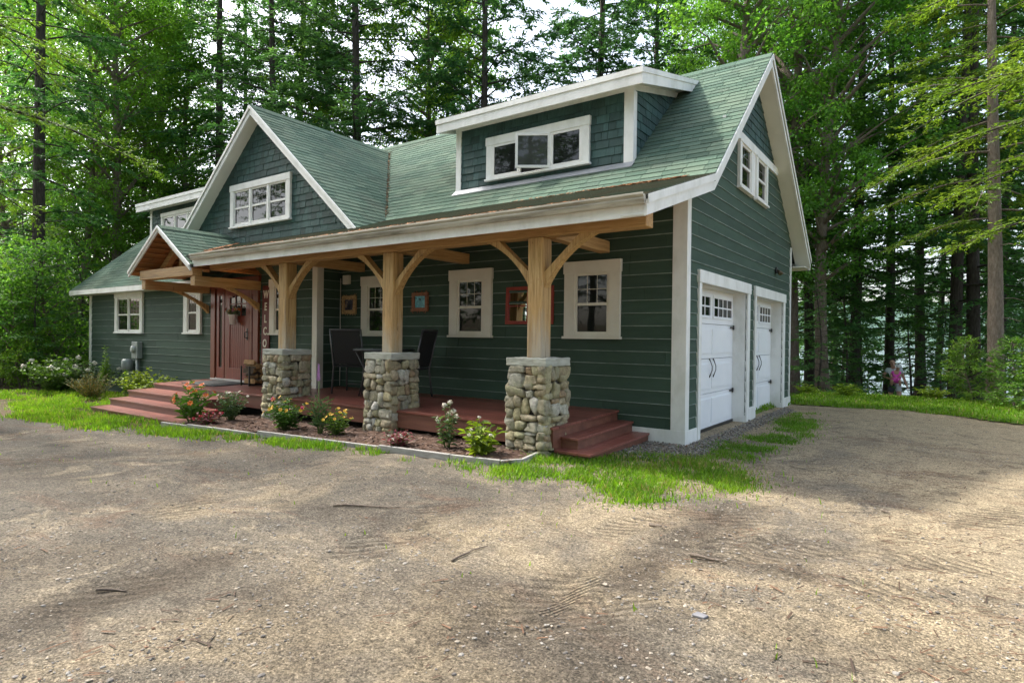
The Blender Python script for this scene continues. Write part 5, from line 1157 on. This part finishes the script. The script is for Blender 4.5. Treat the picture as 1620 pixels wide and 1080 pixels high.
# ------------------------------------------------------------------ shrubs and flowers
def plant(name, label, cat, loc, H, Rd, nst, leafmat, ll, lw, per, heads=None, seed=0, lean=.8, bare=.15, stemr=.006, group=None, up=.2, stiff=1.0):
    r5 = random.Random(seed+100); t = empty(name, loc, 0, label, cat, group); S = MB(); Lf = MB(); tips = []
    for k in range(nst):
        az = k*2.399+r5.uniform(-.4, .4); q = math.sqrt((k+.5)/nst); h = H*r5.uniform(.72, 1.05)*(1-.35*q*q*(1-.0)); rr_ = Rd*q*r5.uniform(.8, 1.1)
        a = V3((math.cos(az)*rr_*.15, math.sin(az)*rr_*.15, -.03)); b = V3((math.cos(az)*rr_, math.sin(az)*rr_, h)); m_ = a.lerp(b, .5)+V3((-math.cos(az)*rr_*.15*lean, -math.sin(az)*rr_*.15*lean, h*.12*lean))
        P = lambda u: a*((1-u)**2)+m_*(2*u*(1-u))+b*(u*u)
        S.tube([P(u) for u in (0, .33, .66, 1)], [stemr, stemr*.85, stemr*.6, stemr*.35], 5); tips.append((P(1), (P(1)-P(.9)).normalized()))
        for j in range(per):
            u = bare+(1-bare)*(j+r5.random())/per; p = P(u); z2 = az+j*2.4+r5.uniform(-.5, .5); e = up+r5.uniform(-.35, .35); d = V3((math.cos(z2)*math.cos(e), math.sin(z2)*math.cos(e), math.sin(e))); L = ll*r5.uniform(.6, 1.15)*(1-.35*u); w_ = lw*r5.uniform(.75, 1.2)*(1-.3*u)
            s_ = d.cross(Z).normalized(); nn = s_.cross(d); roll = r5.uniform(-.5, .5); s_ = s_*math.cos(roll)+nn*math.sin(roll); g1 = p+d*L*.4+nn*L*.05*stiff; g2 = p+d*L*.75+nn*(-L*.03); tp = p+d*L-nn*L*.16/stiff
            Lf.face([p, g1-s_*w_+nn*w_*.3, g2-s_*w_*.7+nn*w_*.2, tp]); Lf.face([p, tp, g2+s_*w_*.7+nn*w_*.2, g1+s_*w_+nn*w_*.3])
    S.build('stem', m_stem, t); Lf.build('foliage', leafmat, t)
    if heads:
        for (mat, cnt, rad, kind) in heads:
            r5.shuffle(tips)
            for k in range(cnt):
                tp, d = tips[k % len(tips)]; tp = tp+V3((r5.uniform(-1, 1), r5.uniform(-1, 1), r5.uniform(-.6, .6)))*rad*(0 if k < len(tips) else 2.2); F = MB()
                if kind == 'daisy' or kind == 'lily':
                    n = 7 if kind == 'daisy' else 6; u_ = (d+V3((r5.uniform(-.6, .6), -.5+r5.uniform(-.5, .5), 0))).normalized(); e1 = u_.cross(V3((.3, .8, .1))).normalized(); e2 = u_.cross(e1); cup = .15 if kind == 'daisy' else .55
                    for j in range(n):
                        a = 2*math.pi*j/n; d1 = e1*math.cos(a)+e2*math.sin(a); d2 = e2*math.cos(a)-e1*math.sin(a); F.face([tp, tp+d1*rad*.6+d2*rad*.26+u_*rad*cup, tp+d1*rad+u_*rad*cup*.8, tp+d1*rad*.6-d2*rad*.26+u_*rad*cup])
                    o = F.build('flower', mat, t)
                    if kind == 'daisy':
                        K = MB(); K.lathe([(0, 0), (rad*.3, rad*.05), (rad*.22, rad*.2), (0, rad*.25)], 8, tp); K.build('flower_eye', flower_eye, o)
                elif kind == 'cluster':
                    for j in range(26):
                        v = V3((r5.gauss(0, 1), r5.gauss(0, 1), r5.gauss(0, .7))).normalized()*rad*r5.uniform(.6, 1); p = tp+v; n_ = v.normalized(); s_ = n_.cross(V3((.2, .5, .8))).normalized()*rad*.3; q2 = n_.cross(s_)
                        F.face([p-s_-q2*.8, p+s_-q2*.8, p+s_+q2*.8, p-s_+q2*.8])
                    F.build('flower', mat, t)
                elif kind == 'spike':
                    for j in range(60):
                        v = j/60; a = j*2.4; rr_ = rad*(1-v*.75); p = tp+V3((math.cos(a)*rr_, math.sin(a)*rr_, v*rad*8)); F.face([p, p+V3((math.cos(a)*rad*.5, math.sin(a)*rad*.5, rad*.4)), p+V3((0, 0, rad*1.0)), p+V3((-math.sin(a)*rad*.4, math.cos(a)*rad*.4, rad*.5))])
                    F.build('flower', mat, t)
    return t
flower_eye = flat('flower_eye', (.30, .10, .02))
def P0(px, py, dz=.05): x, y = gp(px, py); return (x, y, gz(x, y)+dz)
plant('lily_plant', 'orange flowering lily clump at the right end of the left steps', 'flowering plant', (-7.02, -2.72, -.03), .62, .34, 16, m_lshrub, .20, .022, 12, [(m_orange, 15, .05, 'lily')], 1, up=.5)
plant('coral_bells', 'low burgundy plant with coral red flowers at the left end of the bed', 'flowering plant', (-6.52, -2.72, -.01), .22, .26, 16, m_lburg, .08, .03, 7, [(m_red, 8, .025, 'cluster')], 2)
plant('shasta_daisy', 'bushy plant with small white flowers left of the left stone pier', 'flowering plant', (-6.62, -2.30, .02), .50, .30, 22, m_lblue, .09, .018, 14, [(m_whitep, 9, .028, 'daisy')], 3)
plant('blanket_flower', 'broad clump of yellow and pink flowers before the left stone pier', 'flowering plant', (-4.98, -2.42, .03), .46, .34, 30, m_lshrub, .12, .024, 13, [(m_yellow, 22, .032, 'daisy'), (m_pink, 3, .036, 'cluster')], 4)
plant('speedwell', 'tall thin plant with one lilac flower spike left of the middle pier', 'flowering plant', (-4.22, -2.40, .03), .58, .16, 9, m_lblue, .17, .010, 12, None, 5, up=.7)
t = empty('liatris', (-4.24, -2.42, .03), 0, 'single lilac flower spike standing above the narrow leaves', 'flower spike'); S = MB(); S.tube([(0, 0, 0), (.01, 0, .4), (0, .01, .78)], [.007, .006, .005], 6); S.build('stem', m_stem, t)
F = MB(); r6 = random.Random(8)
for j in range(170):
    v = j/170; a = j*2.4; rr_ = .018*(1-.8*v); p = V3((math.cos(a)*rr_*.3, math.sin(a)*rr_*.3, .72+v*.23)); d = V3((math.cos(a), math.sin(a), .5)); s_ = V3((-math.sin(a), math.cos(a), 0))*.008*(1-.6*v); d = d*(1-.65*v); F.face([p, p+d*.014+s_, p+d*.024+Z*.012, p+d*.014-s_])
F.build('flower', m_purple, t)
plant('coreopsis', 'small plant with deep yellow flowers just left of the middle stone pier', 'flowering plant', (-3.98, -2.32, .03), .36, .26, 20, m_lshrub, .10, .014, 11, [(m_yellow, 20, .026, 'daisy')], 6)
plant('heuchera', 'low burgundy and cream leaved plant before the middle stone pier', 'foliage plant', (-2.66, -2.44, .04), .20, .22, 24, m_lburg, .075, .034, 6, [(m_whitep, 4, .02, 'cluster')], 7)
plant('phlox', 'upright leafy plant with faded cream flower heads left of the right pier', 'flowering plant', (-2.10, -2.18, .04), .58, .16, 8, m_lblue, .11, .022, 15, [(m_whitep, 7, .034, 'cluster')], 8)
plant('black_eyed_plant', 'bright green leafy plant with pale buds beside the right stone pier', 'foliage plant', (-1.52, -2.28, .04), .44, .26, 16, m_lyel, .18, .028, 9, [(m_whitep, 4, .022, 'cluster')], 9)
plant('hydrangea_bush', 'broad leafy bush at the left corner of the house', 'bush', (-15.6, -1.75, gz(-15.6, -1.7)), 1.0, .95, 60, m_lshrub, .16, .055, 13, [(m_whitep, 5, .07, 'cluster')], 10, stemr=.01)
plant('hydrangea_bush', 'leafy bush with a few white blooms against the left corner board', 'bush', (-15.2, -1.15, gz(-15, -1.1)), .75, .7, 40, m_lblue, .14, .05, 12, [(m_whitep, 8, .07, 'cluster')], 11, stemr=.01)
plant('russet_shrub', 'round brownish shrub left of the wooden steps', 'bush', (-13.55, -1.75, gz(-13.5, -1.7)), .62, .62, 70, m_lbrown, .07, .012, 16, None, 12, stemr=.006)
plant('mullein_spike', 'tall narrow green spike rising behind the russet shrub', 'plant', (-14.0, -1.3, gz(-14, -1.3)), 1.22, .10, 5, m_lshrub, .16, .02, 34, None, 13, up=.6, bare=.3)
plant('mullein_spike', 'shorter green spike between the tall spike and the meter', 'plant', (-13.1, -1.2, gz(-13, -1.2)), .85, .07, 4, m_lshrub, .13, .018, 28, None, 14, up=.6, bare=.3)
plant('dogwood_bush', 'light green leafy bush under the electric meter beside the steps', 'bush', (-12.5, -1.15, gz(-12.5, -1.1)), .78, .62, 44, m_lyel, .13, .045, 12, None, 15, stemr=.01)
plant('dogwood_bush', 'low light green bush tucked against the wooden steps', 'bush', (-11.35, -1.25, gz(-11.3, -1.2)), .66, .55, 36, m_lyel, .13, .045, 12, None, 16, stemr=.01)
# flowers in the door bucket (their own object, resting in it)
t2 = plant('bouquet', 'mixed pink, orange and yellow flowers standing in the white door bucket', 'bouquet', (-9.40, EY-.135, 1.72), .24, .20, 18, m_lshrub, .07, .02, 4, [(m_pink, 6, .045, 'daisy'), (m_orange, 6, .05, 'daisy'), (m_yellow, 6, .045, 'daisy'), (m_whitep, 4, .04, 'daisy')], 17, bare=.5)
# young evergreens and ferns along the lawn
tree('shrubcon', 1532, 13.6, 'bushy yellow green evergreen left of the thick bare trunk', s=.60, sz=.72, cat='shrub')
tree('shrubcon', 1604, 12.6, 'bushy yellow green evergreen at the right picture edge', s=.68, sz=.72, cat='shrub')
tree('shrubcon', 1675, 11.6, 'yellow green evergreen just past the right picture edge', s=.9, cat='shrub')
def fern(px, D, label, seed, s=1):
    x, y = at(px, D); plant('fern', label, 'fern', (x, y, gz(x, y)+.02), .38*s, .42*s, 22, m_lyel, .16, .02, 14, None, seed, lean=1.5, up=.1)
fern(1340, 14.6, 'light green fern clump at the lawn edge left of the walking adult', 31, 1.0); fern(1478, 14.2, 'light green fern clump at the lawn edge right of the walking adult', 32, 1.0); fern(1278, 15.2, 'pale green fern close behind the garage corner', 33, .8)
# ------------------------------------------------------------------ people
def skin(name, verts, edges, radii, mat, parent, root=0, sub=2):
    me = bpy.data.meshes.new(name); me.from_pydata(verts, edges, []); me.materials.append(mat); o = link(name, me, parent)
    o.modifiers.new('skin', 'SKIN')
    for i, sv in enumerate(me.skin_vertices[0].data):
        r = radii[i]; sv.radius = (r, r) if not hasattr(r, '__len__') else r; sv.use_root = (i == root)
    s_ = o.modifiers.new('sub', 'SUBSURF'); s_.levels = sub; s_.render_levels = sub
    for mo in o.modifiers: mo.show_viewport = True
    return o
m_skin = mk('skin_tone', (.50, .29, .20), (.58, .36, .26), 9, None, .55); m_hair = mk('dark_hair', (.02, .014, .01), (.05, .035, .025), 30, None, .7)
m_tee = mk('pale_blue_cloth', (.58, .68, .74), (.68, .76, .80), 12, None, .85); m_short = mk('grey_shorts_cloth', (.50, .54, .58), (.6, .63, .66), 12, None, .85); m_dshort = mk('dark_cloth', (.05, .06, .08), (.09, .10, .12), 12, None, .85)
m_pinkc = mk('hot_pink_cloth', (.85, .08, .55), (.95, .16, .68), 12, None, .7); m_wcap = mk('white_cap_cloth', (.6, .62, .64), (.74, .75, .76), 12, None, .8)
def person_body(t, J, rad):
    """J: list of (name, xyz, radius, parent)"""
    names = [j[0] for j in J]; return skin('body', [j[1] for j in J], [(i, names.index(j[3])) for i, j in enumerate(J) if j[3]], [j[2] for j in J], m_skin, t)
def hand(J, wrist, p, d, side, s=1):
    p = np.array(p); d = np.array(d)/np.linalg.norm(d); side = np.array(side)/np.linalg.norm(side); pal = p+d*.07*s; J.append((wrist+'palm', tuple(pal), (.030*s, .016*s), wrist))
    for k, (o, L) in enumerate(((-.026, .065), (-.009, .075), (.009, .07), (.026, .055))):
        b = pal+side*o*s+d*.02*s; e = b+d*L*s*.9+np.cross(d, side)*.02*s; J.append((wrist+'f%d' % k, tuple(b), .009*s, wrist+'palm')); J.append((wrist+'e%d' % k, tuple(e), .007*s, wrist+'f%d' % k))
    b = p+d*.03*s-side*.035*s; J.append((wrist+'t', tuple(b), .011*s, wrist+'palm')); J.append((wrist+'te', tuple(b+d*.045*s-side*.02*s), .008*s, wrist+'t'))
px_, py_ = at(1417, 19.6); yaw = math.atan2(CAM.x-px_, -(CAM.y-py_))
t = empty('person', (px_, py_, gz(px_, py_)), yaw, 'adult in pale blue T-shirt and shorts walking behind the lawn, carrying a child', 'person'); t.scale = (.96, .96, .96)
J = [('pel', (0, 0, .93), (.15, .11), None), ('sp', (-.01, 0, 1.10), (.135, .10), 'pel'), ('ch', (-.03, -.02, 1.30), (.165, .11), 'sp'), ('nk0', (-.05, -.05, 1.44), .075, 'ch'), ('nk', (-.07, -.09, 1.50), .055, 'nk0'), ('hd0', (-.08, -.11, 1.57), (.066, .078), 'nk'), ('hd', (-.085, -.12, 1.66), (.075, .092), 'hd0'), ('top', (-.085, -.11, 1.72), .05, 'hd'), ('nose', (-.085, -.222, 1.615), .013, 'hd0'),
     ('sL', (.15, 0, 1.38), .062, 'ch'), ('eL', (.25, .03, 1.10), .045, 'sL'), ('wL', (.33, -.06, .87), .030, 'eL'), ('sR', (-.20, 0, 1.37), .062, 'ch'), ('eR', (-.36, -.02, 1.16), .045, 'sR'), ('wR', (-.20, -.20, 1.10), .030, 'eR'),
     ('hL', (.09, 0, .88), .10, 'pel'), ('kL', (.13, -.10, .50), .062, 'hL'), ('aL', (.13, .02, .09), .040, 'kL'), ('fL', (.14, -.13, .03), .035, 'aL'), ('hR', (-.09, 0, .88), .10, 'pel'), ('kR', (-.13, .04, .50), .062, 'hR'), ('aR', (-.13, .22, .13), .040, 'kR'), ('fR', (-.13, .11, .035), .035, 'aR')]
hand(J, 'wL', (.33, -.06, .87), (.25, -.3, -1), (0, 1, 0)); hand(J, 'wR', (-.20, -.20, 1.10), (1, -.3, .0), (0, 0, 1))
person_body(t, J, None)
skin('t_shirt', [(0, 0, .90), (-.01, 0, 1.10), (-.03, -.02, 1.31), (-.05, -.04, 1.42), (.16, 0, 1.38), (.21, .015, 1.23), (-.21, 0, 1.37), (-.29, -.01, 1.26)], [(0, 1), (1, 2), (2, 3), (2, 4), (4, 5), (2, 6), (6, 7)], [(.175, .135), (.165, .125), (.19, .135), .085, .085, .075, .085, .075], m_tee, t)
skin('shorts', [(0, 0, .93), (.09, 0, .86), (.125, -.06, .62)], [(0, 1), (1, 2)], [(.155, .12), .115, .098], m_short, t); skin('shorts', [(0, .005, .92), (-.09, 0, .86), (-.125, .02, .60)], [(0, 1), (1, 2)], [(.15, .115), .115, .098], m_dshort, t)
skin('hair', [(-.085, -.06, 1.66), (-.085, -.09, 1.74), (-.085, -.03, 1.58)], [(0, 1), (0, 2)], [(.088, .085), .066, .06], m_hair, t)
for s_ in (-1, 1):
    mb = MB(); mb.lathe([(0, -.02), (.014, -.01), (.014, .01), (0, .02)], 8, (-.085+s_*.082, -.11, 1.61)); mb.build('ear', m_skin, t); mb = MB(); mb.lathe([(0, -.009), (.012, 0), (0, .009)], 8, (-.085+s_*.032, -.195, 1.645)); mb.build('eye', m_hair, t)
mb = MB(); mb.box(-.11, -.06, -.197, -.185, 1.572, 1.580); mb.build('mouth', m_pinkc, t)
for s_, p in ((1, (.14, -.06, 0)), (-1, (-.13, .17, 0))):
    mb = MB(); mb.box(p[0]-.05, p[0]+.05, p[1]-.15, p[1]+.12, 0, .075); mb.build('shoe', m_dshort, t, bevel=.03)
# the carried child
t3 = empty('person', (px_, py_, gz(px_, py_)+1.0), yaw, 'small child in hot pink top and white cap carried on the adult\'s chest', 'person'); t3.scale = (.96, .96, .96)
Jc = [('pel', (.02, -.20, .06), (.085, .08), None), ('ch', (.03, -.23, .24), (.09, .08), 'pel'), ('nk', (.07, -.25, .33), .045, 'ch'), ('hd', (.09, -.26, .42), (.078, .085), 'nk'), ('top', (.09, -.25, .47), .055, 'hd'), ('nose', (.09, -.352, .40), .01, 'hd'),
      ('sL', (.12, -.23, .27), .035, 'ch'), ('eL', (.16, -.26, .17), .028, 'sL'), ('wL', (.12, -.31, .12), .02, 'eL'), ('sR', (-.06, -.23, .27), .035, 'ch'), ('eR', (-.12, -.26, .19), .028, 'sR'), ('wR', (-.10, -.30, .10), .02, 'eR'),
      ('kL', (.14, -.30, -.02), .05, 'pel'), ('aL', (.15, -.24, -.18), .03, 'kL'), ('kR', (-.08, -.30, -.02), .05, 'pel'), ('aR', (-.10, -.24, -.18), .03, 'kR')]
hand(Jc, 'wL', (.12, -.31, .12), (-.6, -.4, -.6), (0, 1, 0), .55); hand(Jc, 'wR', (-.10, -.30, .10), (.6, -.4, -.6), (0, 1, 0), .55); person_body(t3, Jc, None)
skin('pink_top', [(.02, -.20, .03), (.03, -.235, .24), (.125, -.23, .27), (.155, -.255, .19), (-.065, -.23, .27), (-.11, -.255, .20)], [(0, 1), (1, 2), (2, 3), (1, 4), (4, 5)], [(.118, .105), (.115, .10), .055, .048, .055, .048], m_pinkc, t3)
skin('pink_leggings', [(.02, -.20, .05), (.14, -.30, -.02), (-.08, -.30, -.02)], [(0, 1), (0, 2)], [.10, .06, .06], m_pinkc, t3)
mb = MB(); mb.lathe([(.086, -.0), (.09, .03), (.075, .075), (.04, .095), (0, .1)], 14, (.09, -.26, .435)); mb.prism([(.02, -.33, .44), (.16, -.33, .44), (.14, -.40, .43), (.04, -.40, .43)], (0, 0, .01)); mb.build('cap', m_wcap, t3)
